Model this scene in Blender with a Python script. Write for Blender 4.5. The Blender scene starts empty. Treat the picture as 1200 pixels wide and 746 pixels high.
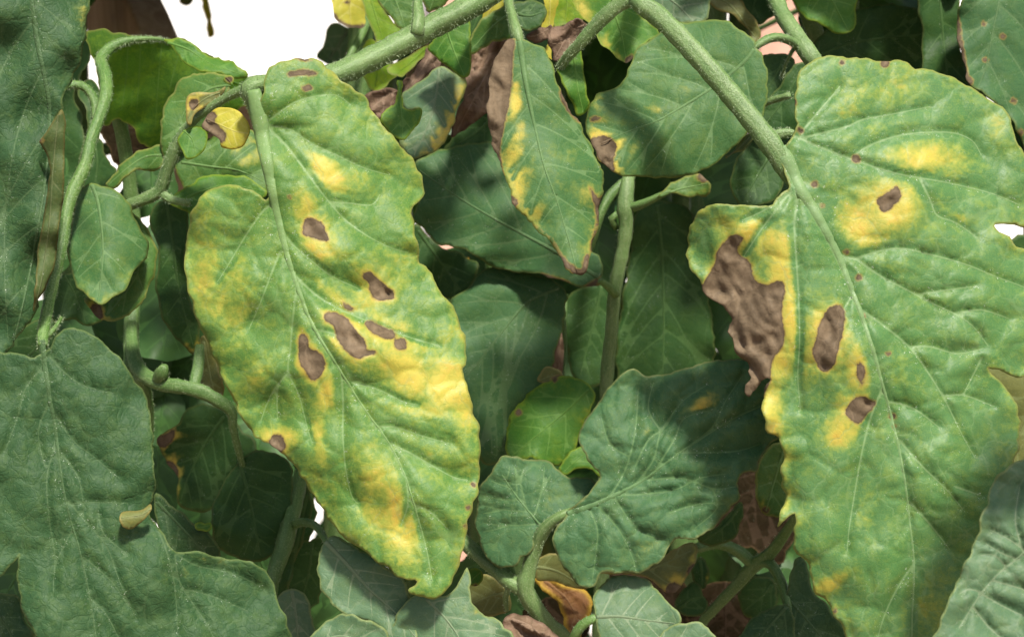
import bpy, math, random
import numpy as np
from mathutils import Vector, Matrix
from mathutils.geometry import delaunay_2d_cdt

# ---------------------------------------------------------------- camera, sky, sun, exposure
scene = bpy.context.scene
COL = scene.collection
PITCH = math.radians(-5.0)
CAM = np.array([0.0, 0.0, 1.0])
FWD = np.array([0.0, math.cos(PITCH), math.sin(PITCH)])
UPV = np.array([0.0, -math.sin(PITCH), math.cos(PITCH)])
RGT = np.array([1.0, 0.0, 0.0])
TAN = math.tan(math.radians(20.0))

cam_data = bpy.data.cameras.new('camera')
cam_data.sensor_width = 36.0
cam_data.lens = 18.0 / TAN
cam_data.clip_start = 0.01
cam_data.clip_end = 3000.0
cam_data.dof.use_dof = True
cam_data.dof.focus_distance = 0.345
cam_data.dof.aperture_fstop = 26.0
cam = bpy.data.objects.new('camera', cam_data)
COL.objects.link(cam)
cam.location = CAM
cam.rotation_euler = (math.radians(90) + PITCH, 0, 0)
scene.camera = cam

SUN_EL = math.radians(54.0)
SUN_AZ = math.radians(158.0)      # clockwise from +Y: right of and behind the camera
world = bpy.data.worlds.new('World')
scene.world = world
world.use_nodes = True
wn = world.node_tree
for n in list(wn.nodes):
    wn.nodes.remove(n)
sky = wn.nodes.new('ShaderNodeTexSky')
sky.sky_type = 'NISHITA'
sky.sun_disc = False
sky.sun_elevation = SUN_EL
sky.sun_rotation = SUN_AZ
sky.air_density = 1.0
sky.dust_density = 3.0
sky.ozone_density = 1.0
bg = wn.nodes.new('ShaderNodeBackground')
bg.inputs['Strength'].default_value = 0.074
wo = wn.nodes.new('ShaderNodeOutputWorld')
wn.links.new(sky.outputs[0], bg.inputs[0])
wn.links.new(bg.outputs[0], wo.inputs[0])

sun_data = bpy.data.lights.new('sun', 'SUN')
sun_data.energy = 3.4
sun_data.angle = math.radians(6.0)
sun_data.color = (1.0, 0.945, 0.84)
sun = bpy.data.objects.new('sun', sun_data)
COL.objects.link(sun)
sd = Vector((math.sin(SUN_AZ) * math.cos(SUN_EL), math.cos(SUN_AZ) * math.cos(SUN_EL), math.sin(SUN_EL)))
sun.rotation_euler = sd.to_track_quat('Z', 'Y').to_euler()
sun.location = (2, -2, 4)

scene.view_settings.view_transform = 'Standard'
scene.view_settings.look = 'None'
scene.view_settings.exposure = 1.14
scene.view_settings.gamma = 1.0
scene.view_settings.use_curve_mapping = False
scene.cycles.use_denoising = True
scene.cycles.use_adaptive_sampling = True
scene.cycles.adaptive_threshold = 0.025
scene.cycles.max_bounces = 5
scene.cycles.diffuse_bounces = 3
scene.cycles.glossy_bounces = 2
scene.cycles.transmission_bounces = 4
scene.cycles.transparent_max_bounces = 8
scene.cycles.sample_clamp_indirect = 6.0

rng = np.random.RandomState(7)
random.seed(7)

# ---------------------------------------------------------------- small helpers
def p3(x, y, d):
    """a point of the place: direction of photo pixel (x, y), d centimetres in front of the camera"""
    x = np.asarray(x, float); y = np.asarray(y, float); d = np.asarray(d, float) * 0.01
    a = (x - 600.0) / 600.0 * TAN * d
    b = (373.0 - y) / 600.0 * TAN * d
    return CAM + a[..., None] * RGT + d[..., None] * FWD + b[..., None] * UPV

def P(s):
    return [tuple(float(v) for v in q.split(',')) for q in s.split()]

def T(ox, oy, s, k=3.73):
    return [(ox + x / k, oy + y / k) for x, y in P(s)]

def catmull(pts, step, closed=False):
    p = np.array(pts, float)
    n = len(p)
    out = []
    segs = n if closed else n - 1
    for i in range(segs):
        if closed:
            a, b, c, d = p[(i - 1) % n], p[i], p[(i + 1) % n], p[(i + 2) % n]
        else:
            a, b, c, d = p[max(i - 1, 0)], p[i], p[i + 1], p[min(i + 2, n - 1)]
        L = np.linalg.norm((c - b)[:2])
        m = max(1, int(round(L / step)))
        for k in range(m):
            t = k / m
            out.append(0.5 * ((2 * b) + (c - a) * t + (2 * a - 5 * b + 4 * c - d) * t * t
                              + (3 * b - a - 3 * c + d) * t ** 3))
    if not closed:
        out.append(p[-1])
    return np.array(out)

def inside(pts, poly):
    x, y = pts[:, 0], pts[:, 1]
    res = np.zeros(len(pts), bool)
    px, py = poly[:, 0], poly[:, 1]
    qx, qy = np.roll(px, -1), np.roll(py, -1)
    for i in range(len(poly)):
        if py[i] == qy[i]:
            continue
        c = (py[i] > y) != (qy[i] > y)
        xi = (qx[i] - px[i]) * (y - py[i]) / (qy[i] - py[i]) + px[i]
        res ^= c & (x < xi)
    return res

def seg_dist(pts, line, closed=False):
    q = np.asarray(line, float)
    a = q
    b = np.roll(q, -1, 0)
    if not closed:
        a, b = q[:-1], q[1:]
    best = np.full(len(pts), 1e9)
    for i in range(len(a)):
        ab = b[i] - a[i]
        L2 = ab @ ab + 1e-9
        t = np.clip(((pts - a[i]) @ ab) / L2, 0, 1)
        dd = pts - (a[i] + t[:, None] * ab)
        best = np.minimum(best, np.einsum('ij,ij->i', dd, dd))
    return np.sqrt(best)

def sdf(pts, poly):
    d = seg_dist(pts, poly, True)
    return np.where(inside(pts, np.asarray(poly, float)), d, -d)

def wob(pts, wl, seed, n=7):
    """smooth irregular noise, about -1..1, wavelength wl (pixels)"""
    r = np.random.RandomState(seed)
    v = np.zeros(len(pts))
    for _ in range(n):
        a = r.rand() * 2 * math.pi
        k = 2 * math.pi / (wl * (0.65 + 0.9 * r.rand()))
        v += np.sin(k * (pts[:, 0] * math.cos(a) + pts[:, 1] * math.sin(a)) + r.rand() * 6.28)
    return v / math.sqrt(n) / 1.2

WORLD = {}     # object name -> world position of its origin
def link(o, parent=None, origin=(0, 0, 0)):
    origin = np.array(origin, float)
    COL.objects.link(o)
    WORLD[o.name] = origin
    if parent is not None:
        o.parent = parent
        o.location = origin - WORLD[parent.name]
    else:
        o.location = origin
    return o

def empty(name, origin, label, cat, group=None):
    o = bpy.data.objects.new(name, None)
    o.empty_display_size = 0.02
    link(o, None, origin)
    o['label'] = label
    o['category'] = cat
    if group:
        o['group'] = group
    return o

def mesh_obj(name, verts, faces, mats, parent=None, origin=None, smooth=True, attrs=None):
    verts = np.asarray(verts, float)
    if origin is None:
        origin = verts[0]
    me = bpy.data.meshes.new(name)
    me.from_pydata((verts - np.asarray(origin)).tolist(), [], [list(map(int, f)) for f in faces])
    if smooth:
        me.polygons.foreach_set('use_smooth', [True] * len(me.polygons))
    for k, v in (attrs or {}).items():
        v = np.asarray(v, np.float32)
        if v.ndim == 2:
            a = me.attributes.new(k, 'FLOAT_VECTOR', 'POINT')
            a.data.foreach_set('vector', v.ravel())
        else:
            a = me.attributes.new(k, 'FLOAT', 'POINT')
            a.data.foreach_set('value', v)
    for m in mats:
        me.materials.append(m)
    me.update()
    o = bpy.data.objects.new(name, me)
    return link(o, parent, origin)

# ---------------------------------------------------------------- materials
class NT:
    def __init__(self, name):
        self.m = bpy.data.materials.new(name)
        self.m.use_nodes = True
        self.t = self.m.node_tree
        for n in list(self.t.nodes):
            self.t.nodes.remove(n)
    def new(self, ty, **kw):
        n = self.t.nodes.new(ty)
        for k, v in kw.items():
            setattr(n, k, v)
        return n
    def set(self, sock, v):
        if isinstance(v, bpy.types.NodeSocket):
            self.t.links.new(v, sock)
        elif isinstance(v, (tuple, list)) and len(v) == 3 and sock.type == 'RGBA':
            sock.default_value = (*v, 1)
        else:
            sock.default_value = v
    def math(self, op, a, b=0.0, c=0.0, clamp=False):
        n = self.new('ShaderNodeMath', operation=op, use_clamp=clamp)
        for i, v in enumerate((a, b, c)):
            self.set(n.inputs[i], v)
        return n.outputs[0]
    def smooth(self, v, lo, hi, a=0.0, b=1.0):
        n = self.new('ShaderNodeMapRange', interpolation_type='SMOOTHSTEP')
        for i, q in enumerate((v, lo, hi, a, b)):
            self.set(n.inputs[i], q)
        return n.outputs[0]
    def mix(self, f, a, b, blend='MIX'):
        n = self.new('ShaderNodeMix', data_type='RGBA', blend_type=blend)
        self.set(n.inputs[0], f); self.set(n.inputs[6], a); self.set(n.inputs[7], b)
        return n.outputs[2]
    def noise(self, vec, scale, detail=3.0, rough=0.55, dist=0.0):
        n = self.new('ShaderNodeTexNoise')
        if vec is not None:
            self.set(n.inputs['Vector'], vec)
        n.inputs['Scale'].default_value = scale
        n.inputs['Detail'].default_value = detail
        n.inputs['Roughness'].default_value = rough
        n.inputs['Distortion'].default_value = dist
        return n.outputs[0]
    def attr(self, name, vec=False):
        n = self.new('ShaderNodeAttribute', attribute_name=name)
        return n.outputs['Vector'] if vec else n.outputs['Fac']
    def out(self, sh):
        o = self.new('ShaderNodeOutputMaterial')
        self.t.links.new(sh, o.inputs['Surface'])
        return self.m

def leaf_material(name, g1, g2, yg, yellow=(.50, .42, .07), orange=(.49, .34, .06), brown=(.108, .080, .051),
                  vein=(.20, .29, .12), mott=0.5, rough=0.56, trans=0.25, tcol=None, bump=0.16, speck=0.35,
                  cell=8.0, cellc=0.12, edge=(.22, .24, .06), edgew=3.0, spec=0.28, net_scale=2.7, netc=.30):
    N = NT(name)
    lp = N.attr('lp', True)
    vd, br, ye, ed = N.attr('vd'), N.attr('brn'), N.attr('yel'), N.attr('ed')
    n1 = N.noise(lp, 1.3, 4, 0.6)
    n2 = N.noise(lp, 4.5, 4, 0.6, 0.4)
    n3 = N.noise(lp, 17.0, 3, 0.6)
    n4 = N.noise(lp, 60.0, 2, 0.6)
    # fine network of veinlets
    warp = N.new('ShaderNodeVectorMath', operation='MULTIPLY_ADD')
    wnn = N.new('ShaderNodeTexNoise'); N.set(wnn.inputs['Vector'], lp); wnn.inputs['Scale'].default_value = 6.0
    N.set(warp.inputs[0], wnn.outputs['Color']); warp.inputs[1].default_value = (.22, .22, 0); N.set(warp.inputs[2], lp)
    vor = N.new('ShaderNodeTexVoronoi', feature='DISTANCE_TO_EDGE')
    N.set(vor.inputs['Vector'], warp.outputs[0]); vor.inputs['Scale'].default_value = cell
    net = N.smooth(vor.outputs['Distance'], 0.0, 0.16)
    vor2 = N.new('ShaderNodeTexVoronoi', feature='DISTANCE_TO_EDGE')
    N.set(vor2.inputs['Vector'], warp.outputs[0]); vor2.inputs['Scale'].default_value = net_scale
    net2 = N.smooth(vor2.outputs['Distance'], 0.0, 0.10)
    net2l = N.smooth(vor2.outputs['Distance'], 0.008, 0.045, 1.0, 0.0)
    # green
    col = N.mix(N.smooth(n1, .35, .65), g1, g2)
    mo = N.math('MULTIPLY', N.smooth(N.math('ADD', N.math('MULTIPLY', n2, .6), N.math('MULTIPLY', n3, .4)), .44, .64), mott)
    col = N.mix(mo, col, yg)
    # chlorosis between the veins
    nearv = N.smooth(vd, .8, 8.0, 0.55, 0.0)
    yv = N.math('ADD', ye, N.math('MULTIPLY', N.math('SUBTRACT', n2, .5), .9))
    yv = N.math('ADD', yv, N.math('MULTIPLY', N.math('SUBTRACT', n3, .5), .6))
    yv = N.math('ADD', yv, N.math('MULTIPLY', N.math('SUBTRACT', n1, .55), .5))
    yv = N.math('SUBTRACT', yv, nearv)
    y1 = N.smooth(yv, .08, .55)
    y2 = N.smooth(yv, .30, 1.0)
    col = N.mix(N.math('MULTIPLY', y1, .75), col, yg)
    ycol = N.mix(N.smooth(n2, .46, .68), yellow, orange)
    ycol = N.mix(N.smooth(n1, .3, .7), yellow, ycol)
    col = N.mix(y2, col, ycol)
    # veinlets a little darker at the grooves, cells a little paler
    shade = N.math('MULTIPLY', N.math('SUBTRACT', 1.0, net), cellc)
    dk = N.mix(1.0, col, (.62, .72, .62), 'MULTIPLY')
    col = N.mix(shade, col, dk)
    col = N.mix(N.math('MULTIPLY', N.math('SUBTRACT', n4, .45), 1.1, clamp=True), col, yg)
    col = N.mix(N.math('MULTIPLY', N.math('SUBTRACT', .5, n4), 1.1, clamp=True), col, dk)
    col = N.mix(N.math('MULTIPLY', net2l, N.math('MULTIPLY', netc, N.smooth(n1, .3, .6))), col, vein)
    # main veins, pale
    vm = N.smooth(vd, .25, 1.15, 1.0, 0.0)
    col = N.mix(N.math('MULTIPLY', vm, .7), col, vein)
    # margin
    em = N.smooth(N.math('ADD', ed, N.math('MULTIPLY', N.math('SUBTRACT', n3, .5), 4.0)), .4, edgew, .75, 0.0)
    col = N.mix(em, col, edge)
    # pale dust and hair flecks
    fl = N.smooth(N.noise(lp, 46.0, 1.5, .5, 1.5), .66, .74)
    fl = N.math('MULTIPLY', fl, N.math('MULTIPLY', N.smooth(vd, 1.0, 9.0, 1.5, .35), N.math('MULTIPLY', N.smooth(n2, .38, .6), speck)))
    col = N.mix(fl, col, (.5, .56, .46))
    # dead tissue
    bj = N.math('ADD', br, N.math('MULTIPLY', N.math('SUBTRACT', n3, .5), 5.0))
    bj = N.math('ADD', bj, N.math('MULTIPLY', N.math('SUBTRACT', n2, .5), 3.0))
    bm = N.smooth(bj, -.9, .9)
    bc = N.mix(N.smooth(n2, .35, .65), brown, tuple(c * 1.6 for c in brown))
    bc = N.mix(N.math('MULTIPLY', N.math('SUBTRACT', n3, .45), 1.6, clamp=True), bc, tuple(c * .55 for c in brown))
    rim = N.smooth(bj, .2, 3.0, .5, 0.0)
    col = N.mix(N.smooth(bj, -2.6, -.3, 0.0, .55), col, (.26, .17, .05))
    bc = N.mix(N.smooth(n1, .5, .62, 0, .45), bc, tuple(c * .6 for c in brown))
    bc = N.mix(N.math('MULTIPLY', net2l, .35), bc, tuple(c * 1.7 for c in brown))
    bc = N.mix(rim, bc, tuple(c * .42 for c in brown))
    col = N.mix(bm, col, bc)
    # relief
    h = N.math('ADD', N.math('MULTIPLY', net, .32), N.math('MULTIPLY', net2, .45))
    h = N.math('ADD', h, N.math('MULTIPLY', n4, .5))
    h = N.math('ADD', h, N.math('MULTIPLY', n3, .35))
    bp = N.new('ShaderNodeBump')
    bp.inputs['Strength'].default_value = bump
    bp.inputs['Distance'].default_value = 0.0006
    N.set(bp.inputs['Height'], h)
    pr = N.new('ShaderNodeBsdfPrincipled')
    N.set(pr.inputs['Base Color'], col)
    N.set(pr.inputs['Roughness'], N.math('ADD', rough, N.math('MULTIPLY', N.math('SUBTRACT', n3, .5), .3)))
    N.set(pr.inputs['Specular IOR Level'], N.math('MULTIPLY', spec, N.math('SUBTRACT', 1.0, N.math('MULTIPLY', bm, .85))))
    N.set(pr.inputs['Normal'], bp.outputs[0])
    tr = N.new('ShaderNodeBsdfTranslucent')
    tc = N.mix(1.0, col, tcol or (1.7, 1.8, 1.0), 'MULTIPLY')
    N.set(tr.inputs['Color'], tc)
    N.set(tr.inputs['Normal'], bp.outputs[0])
    ms = N.new('ShaderNodeMixShader')
    N.set(ms.inputs[0], N.math('MULTIPLY', trans, N.math('SUBTRACT', 1.0, N.math('MULTIPLY', bm, .6))))
    N.t.links.new(pr.outputs[0], ms.inputs[1]); N.t.links.new(tr.outputs[0], ms.inputs[2])
    return N.out(ms.outputs[0])

def stem_material(name, c1, c2, streak, rough=.5):
    N = NT(name)
    tc = N.new('ShaderNodeTexCoord')
    st = N.attr('st', True)            # x along, y round
    ob = tc.outputs['Object']
    n1 = N.noise(ob, 90.0, 3); n2 = N.noise(ob, 700.0, 2)
    mp = N.new('ShaderNodeVectorMath', operation='MULTIPLY'); N.set(mp.inputs[0], st); mp.inputs[1].default_value = (1.2, 14.0, 1)
    n3 = N.noise(mp.outputs[0], 1.0, 3)
    col = N.mix(N.smooth(n1, .35, .65), c1, c2)
    col = N.mix(N.smooth(n3, .45, .7, 0, .8), col, streak)
    n5 = N.noise(ob, 2600.0, 2)
    col = N.mix(N.math('MULTIPLY', N.math('SUBTRACT', n2, .45), 1.2, clamp=True), col, streak)
    col = N.mix(N.smooth(n5, .52, .75, 0, .45), col, (.27, .34, .19))
    col = N.mix(N.smooth(n5, .48, .30, 0, .3), col, tuple(c * .6 for c in c1))
    bp = N.new('ShaderNodeBump'); bp.inputs['Strength'].default_value = .4; bp.inputs['Distance'].default_value = .0004
    N.set(bp.inputs['Height'], N.math('ADD', N.math('ADD', n2, n3), n5))
    pr = N.new('ShaderNodeBsdfPrincipled')
    N.set(pr.inputs['Base Color'], col); pr.inputs['Roughness'].default_value = rough
    pr.inputs['Specular IOR Level'].default_value = .35
    pr.inputs['Subsurface Weight'].default_value = .15
    pr.inputs['Subsurface Radius'].default_value = (.6, 1.0, .3)
    pr.inputs['Subsurface Scale'].default_value = .0015
    N.set(pr.inputs['Normal'], bp.outputs[0])
    return N.out(pr.outputs[0])

def simple_material(name, c1, c2, scale, rough=.8, bump=.3, bd=.002, detail=5):
    N = NT(name)
    ob = N.new('ShaderNodeTexCoord').outputs['Object']
    n = N.noise(ob, scale, detail, .6)
    n2 = N.noise(ob, scale * 9, 3, .6)
    col = N.mix(N.smooth(n, .35, .65), c1, c2)
    col = N.mix(N.math('MULTIPLY', N.math('SUBTRACT', n2, .5), .8, clamp=True), col, tuple(c * .5 for c in c1))
    bp = N.new('ShaderNodeBump'); bp.inputs['Strength'].default_value = bump; bp.inputs['Distance'].default_value = bd
    N.set(bp.inputs['Height'], N.math('ADD', n, N.math('MULTIPLY', n2, .4)))
    pr = N.new('ShaderNodeBsdfPrincipled')
    N.set(pr.inputs['Base Color'], col); pr.inputs['Roughness'].default_value = rough
    N.set(pr.inputs['Normal'], bp.outputs[0])
    return N.out(pr.outputs[0])

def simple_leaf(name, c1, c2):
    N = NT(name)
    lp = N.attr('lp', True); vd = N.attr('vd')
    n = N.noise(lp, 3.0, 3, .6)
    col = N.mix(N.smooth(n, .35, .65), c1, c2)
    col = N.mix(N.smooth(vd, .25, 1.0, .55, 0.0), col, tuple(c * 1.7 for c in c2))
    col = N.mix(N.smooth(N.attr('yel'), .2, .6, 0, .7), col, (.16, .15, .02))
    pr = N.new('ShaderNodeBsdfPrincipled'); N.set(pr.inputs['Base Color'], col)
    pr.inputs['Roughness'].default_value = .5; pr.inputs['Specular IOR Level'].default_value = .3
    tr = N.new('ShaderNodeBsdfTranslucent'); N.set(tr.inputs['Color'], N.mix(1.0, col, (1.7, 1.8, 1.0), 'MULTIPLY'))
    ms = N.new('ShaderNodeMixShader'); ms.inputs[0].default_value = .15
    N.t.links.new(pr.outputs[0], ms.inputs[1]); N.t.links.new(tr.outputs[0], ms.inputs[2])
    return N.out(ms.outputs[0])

M = {}
M['spot'] = leaf_material('spotted_leaf', (.070, .172, .034), (.098, .208, .054), (.23, .30, .045), mott=.42, cell=9, speck=.8, rough=.5, vein=(.20, .31, .12))
M['spotb'] = leaf_material('spotted_leaf_bluish', (.066, .172, .048), (.090, .202, .070), (.21, .29, .05), mott=.34, cell=8, speck=.9, rough=.48, vein=(.21, .32, .14))
M['mid'] = leaf_material('mid_green_leaf', (.045, .125, .022), (.062, .150, .032), (.15, .21, .03), mott=.3, cell=9, speck=.2, vein=(.13, .23, .07))
M['dark'] = leaf_material('dark_leaf', (.022, .060, .021), (.032, .077, .030), (.058, .105, .030), mott=.5, cell=11, speck=.42, vein=(.065, .115, .047), trans=.12, edge=(.09, .13, .04), bump=.34, cellc=.35, netc=.42, spec=.16)
M['deep'] = leaf_material('deep_shaded_leaf', (.020, .060, .014), (.029, .076, .019), (.052, .10, .017), mott=.3, cell=9, speck=.2, vein=(.06, .12, .035), trans=.14, edge=(.08, .11, .03), spec=.16)  # green lowered: the shade inside the plants is put into the leaf colour
M['dull'] = leaf_material('dull_green_leaf', (.034, .094, .032), (.047, .115, .044), (.08, .14, .032), mott=.3, cell=10, speck=.3, vein=(.085, .15, .06), trans=.15, edge=(.11, .15, .04), spec=.16)
M['litter'] = leaf_material('shade_brown_leaf', (.014, .010, .005), (.024, .016, .008), (.012, .010, .004), mott=.6, cell=6, speck=.05, trans=.05, vein=(.04, .027, .017), edge=(.06, .04, .02), bump=.5, rough=.8, spec=.03)  # dead-leaf brown taken almost to black to stand for shade in the gaps
M['bull'] = leaf_material('wrinkled_leaf', (.038, .100, .040), (.052, .120, .052), (.095, .15, .045), mott=.4, cell=5, speck=.5, vein=(.10, .18, .07), trans=.12, edge=(.13, .15, .05), bump=.3, cellc=.3, spec=.16)
M['grey'] = leaf_material('grey_green_leaf', (.058, .120, .058), (.082, .152, .078), (.12, .17, .05), mott=.25, cell=8, speck=.3, vein=(.16, .21, .12), trans=.12, edge=(.17, .21, .07), bump=.2, rough=.56, spec=.28)
M['lime'] = leaf_material('lime_leaf', (.15, .29, .018), (.20, .35, .025), (.36, .42, .03), mott=.5, cell=9, speck=.1, trans=.55, tcol=(2.2, 2.2, 1.0), vein=(.2, .3, .05))
M['fresh'] = leaf_material('fresh_leaf', (.045, .15, .016), (.065, .18, .025), (.14, .24, .02), mott=.3, cell=9, speck=.15, trans=.35, vein=(.13, .26, .05), edge=(.20, .28, .03))
M['yellow'] = leaf_material('yellow_leaf', (.46, .42, .05), (.56, .50, .07), (.34, .40, .05), mott=.3, cell=9, speck=.1, trans=.4, tcol=(1.3, 1.3, .8), vein=(.55, .52, .15), edge=(.5, .42, .05))
M['olive'] = leaf_material('olive_leaf', (.085, .105, .028), (.12, .135, .04), (.17, .17, .04), mott=.4, cell=9, speck=.2, vein=(.16, .19, .07), trans=.15, edge=(.2, .17, .05))
M['dead'] = leaf_material('dead_leaf', (.13, .082, .052), (.20, .13, .085), (.09, .055, .035), mott=.6, cell=6, speck=.1, trans=.06, vein=(.23, .16, .11), edge=(.10, .06, .04), bump=.5, rough=.75, cellc=.4)
M['rust'] = leaf_material('rusty_leaf', (.13, .055, .022), (.19, .085, .032), (.20, .12, .03), mott=.4, cell=7, speck=.05, trans=.06, vein=(.2, .11, .05), edge=(.45, .30, .03), edgew=7, bump=.5, rough=.75)
M['arch'] = leaf_material('arched_leaf', (.048, .13, .016), (.08, .19, .02), (.15, .26, .02), mott=.6, cell=9, speck=.05, trans=.55, tcol=(2.1, 2.2, 1.0), vein=(.10, .20, .04))
M['cool'] = leaf_material('cool_green_leaf', (.042, .118, .034), (.058, .142, .046), (.13, .19, .04), mott=.35, cell=9, speck=.3, vein=(.12, .21, .08), trans=.22, edge=(.14, .18, .04), spec=.2)
M['flap'] = leaf_material('leaf_underside', (.042, .070, .020), (.058, .088, .028), (.09, .11, .03), mott=.4, cell=9, speck=.2, vein=(.10, .12, .05), trans=.15, edge=(.11, .10, .03), spec=.15)
M['stem'] = stem_material('stem_green', (.085, .155, .045), (.115, .19, .06), (.16, .23, .09))
M['stemd'] = stem_material('stem_dark_green', (.058, .125, .028), (.08, .155, .038), (.12, .19, .06))
M['stemb'] = stem_material('stem_bright_green', (.060, .135, .026), (.085, .165, .036), (.13, .21, .06))
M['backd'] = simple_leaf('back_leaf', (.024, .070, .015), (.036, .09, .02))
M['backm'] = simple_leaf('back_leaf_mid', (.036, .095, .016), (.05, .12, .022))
M['hair'] = simple_material('plant_hair', (.26, .34, .18), (.31, .38, .22), 300, .6, 0)
# ---------------------------------------------------------------- builders
TUBES = []
def tube(name, nodes, mat, parent, label=None, sides=12, hairs=0.0, hlen=5.0, ribs=0.09, extra=(), nodes3=None):
    """a stem: nodes are (x, y, depth cm, radius in pixels at that depth); extra holds branches joined into it"""
    V, F, S = [], [], []
    HV, HF = [], []
    r = np.random.RandomState(abs(hash(str(nodes))) % 9999 if False else int(sum(abs(v) for n in nodes for v in n) * 7) % 99991)
    base = None
    for bi, nd in enumerate([nodes] + list(extra)):
        q = catmull(nd, 7.0)
        c = p3(q[:, 0], q[:, 1], q[:, 2])
        rad = q[:, 3] * q[:, 2] * 0.01 * TAN / 600.0
        if base is None:
            base = c[0]
        n = len(c)
        t = np.gradient(c, axis=0)
        t /= np.linalg.norm(t, axis=1)[:, None] + 1e-12
        ref = FWD
        a = np.cross(t, ref); a /= np.linalg.norm(a, axis=1)[:, None] + 1e-9
        b = np.cross(t, a)
        off = len(V)
        ph = r.rand() * 6
        th = np.linspace(0, 2 * math.pi, sides, endpoint=False)
        arc = np.concatenate([[0], np.cumsum(np.linalg.norm(np.diff(c, axis=0), axis=1))])
        for i in range(n):
            rr = rad[i] * (1 + ribs * np.cos(3 * th + ph) + ribs * .6 * np.cos(5 * th + ph * 2)
                           + .035 * math.sin(arc[i] * 900 + ph) + .03 * math.sin(arc[i] * 2300))
            ring = c[i] + (np.cos(th) * rr)[:, None] * a[i] + (np.sin(th) * rr)[:, None] * b[i]
            V.extend(ring)
            S.extend([(arc[i] * 100, (k / sides), bi) for k in range(sides)])
        for i in range(n - 1):
            for k in range(sides):
                k2 = (k + 1) % sides
                F.append((off + i * sides + k, off + i * sides + k2, off + (i + 1) * sides + k2, off + (i + 1) * sides + k))
        for e, idx in ((0, 0), (n - 1, n - 1)):
            V.append(c[idx] + (t[idx] if e else -t[idx]) * rad[idx] * .5); S.append((arc[idx] * 100, 0, bi))
            cc = len(V) - 1
            for k in range(sides):
                k2 = (k + 1) % sides
                f = (off + idx * sides + k, off + idx * sides + k2, cc)
                F.append(f if e else f[::-1])
        if hairs > 0:
            m = int(2.6 * hairs * sum(np.linalg.norm(np.diff(q[:, :2], axis=0), axis=1)))
            for _ in range(m):
                i = r.randint(0, n); al = r.rand() * 6.283
                d = math.cos(al) * a[i] + math.sin(al) * b[i]
                p = c[i] + d * rad[i] * .97 + t[i] * (r.rand() - .5) * .0015
                pxm = q[i, 2] * 0.01 * TAN / 600.0
                L = .8 * hlen * (.35 + .65 * r.rand()) * pxm
                d2 = d + .35 * r.randn(3); d2 /= np.linalg.norm(d2)
                w = np.cross(d2, FWD); w /= np.linalg.norm(w) + 1e-9
                w *= .2 * pxm
                o = len(HV)
                HV.extend([p - w, p + w, p + d2 * L]); HF.append((o, o + 1, o + 2))
    nv = len(V)
    V = np.array(V)
    o = mesh_obj(name, V, F, [M[mat]], parent, base, attrs={'st': np.array(S)})
    if HV:
        ho = mesh_obj('stem_hair', np.array(HV), HF, [M['hair']], o, base, smooth=False)
        ho['kind'] = 'stuff'
    if label:
        o['label'] = label
    return o

def auto_veins(mid, poly, n, seed, ang=52):
    poly = poly[::4] if len(poly) > 60 else poly
    r = np.random.RandomState(seed)
    m = catmull(mid, 4.0)
    L = len(m)
    res = []
    for i in range(n):
        for side in (-1, 1):
            t = .06 + .84 * (i + .15 + .35 * (side > 0) + .2 * r.rand()) / n
            k = min(L - 2, int(t * L))
            tg = m[k + 1] - m[k]; tg = tg / (np.linalg.norm(tg) + 1e-9)
            a = side * math.radians(ang * (1.1 - .35 * t) + 8 * r.randn())
            p = m[k].copy(); pts = [p.copy()]
            for s in range(60):
                d = np.array([tg[0] * math.cos(a) - tg[1] * math.sin(a), tg[0] * math.sin(a) + tg[1] * math.cos(a)])
                p = p + d * 6; a *= .965
                if not inside(p[None], poly)[0]:
                    break
                pts.append(p.copy())
            if len(pts) > 3:
                pts = pts[:-1] if len(pts) > 4 else pts
                res.append(pts)
                if len(pts) > 8:          # a fork
                    j = len(pts) // 2
                    p = pts[j].copy(); a2 = a + side * .55; q = [p.copy()]
                    for s in range(30):
                        d = np.array([tg[0] * math.cos(a2) - tg[1] * math.sin(a2), tg[0] * math.sin(a2) + tg[1] * math.cos(a2)])
                        p = p + d * 6; a2 *= .97
                        if not inside(p[None], poly)[0]:
                            break
                        q.append(p.copy())
                    if len(q) > 3:
                        res.append(q[:-1])
    return res

def folds(q, ax, seed):
    ax = ax / np.linalg.norm(ax)
    nx = np.array([-ax[1], ax[0]])
    w = np.stack([(q @ nx), (q @ ax) * .28], 1)
    w = w + np.stack([wob(q, 60, seed + 3) * 5, wob(q, 45, seed + 4) * 3], 1)
    a = wob(w, 26, seed); b = wob(w, 11, seed + 1)
    return np.abs(a) * .8 + .18 * b + .25 * wob(q, 70, seed + 2)

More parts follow.
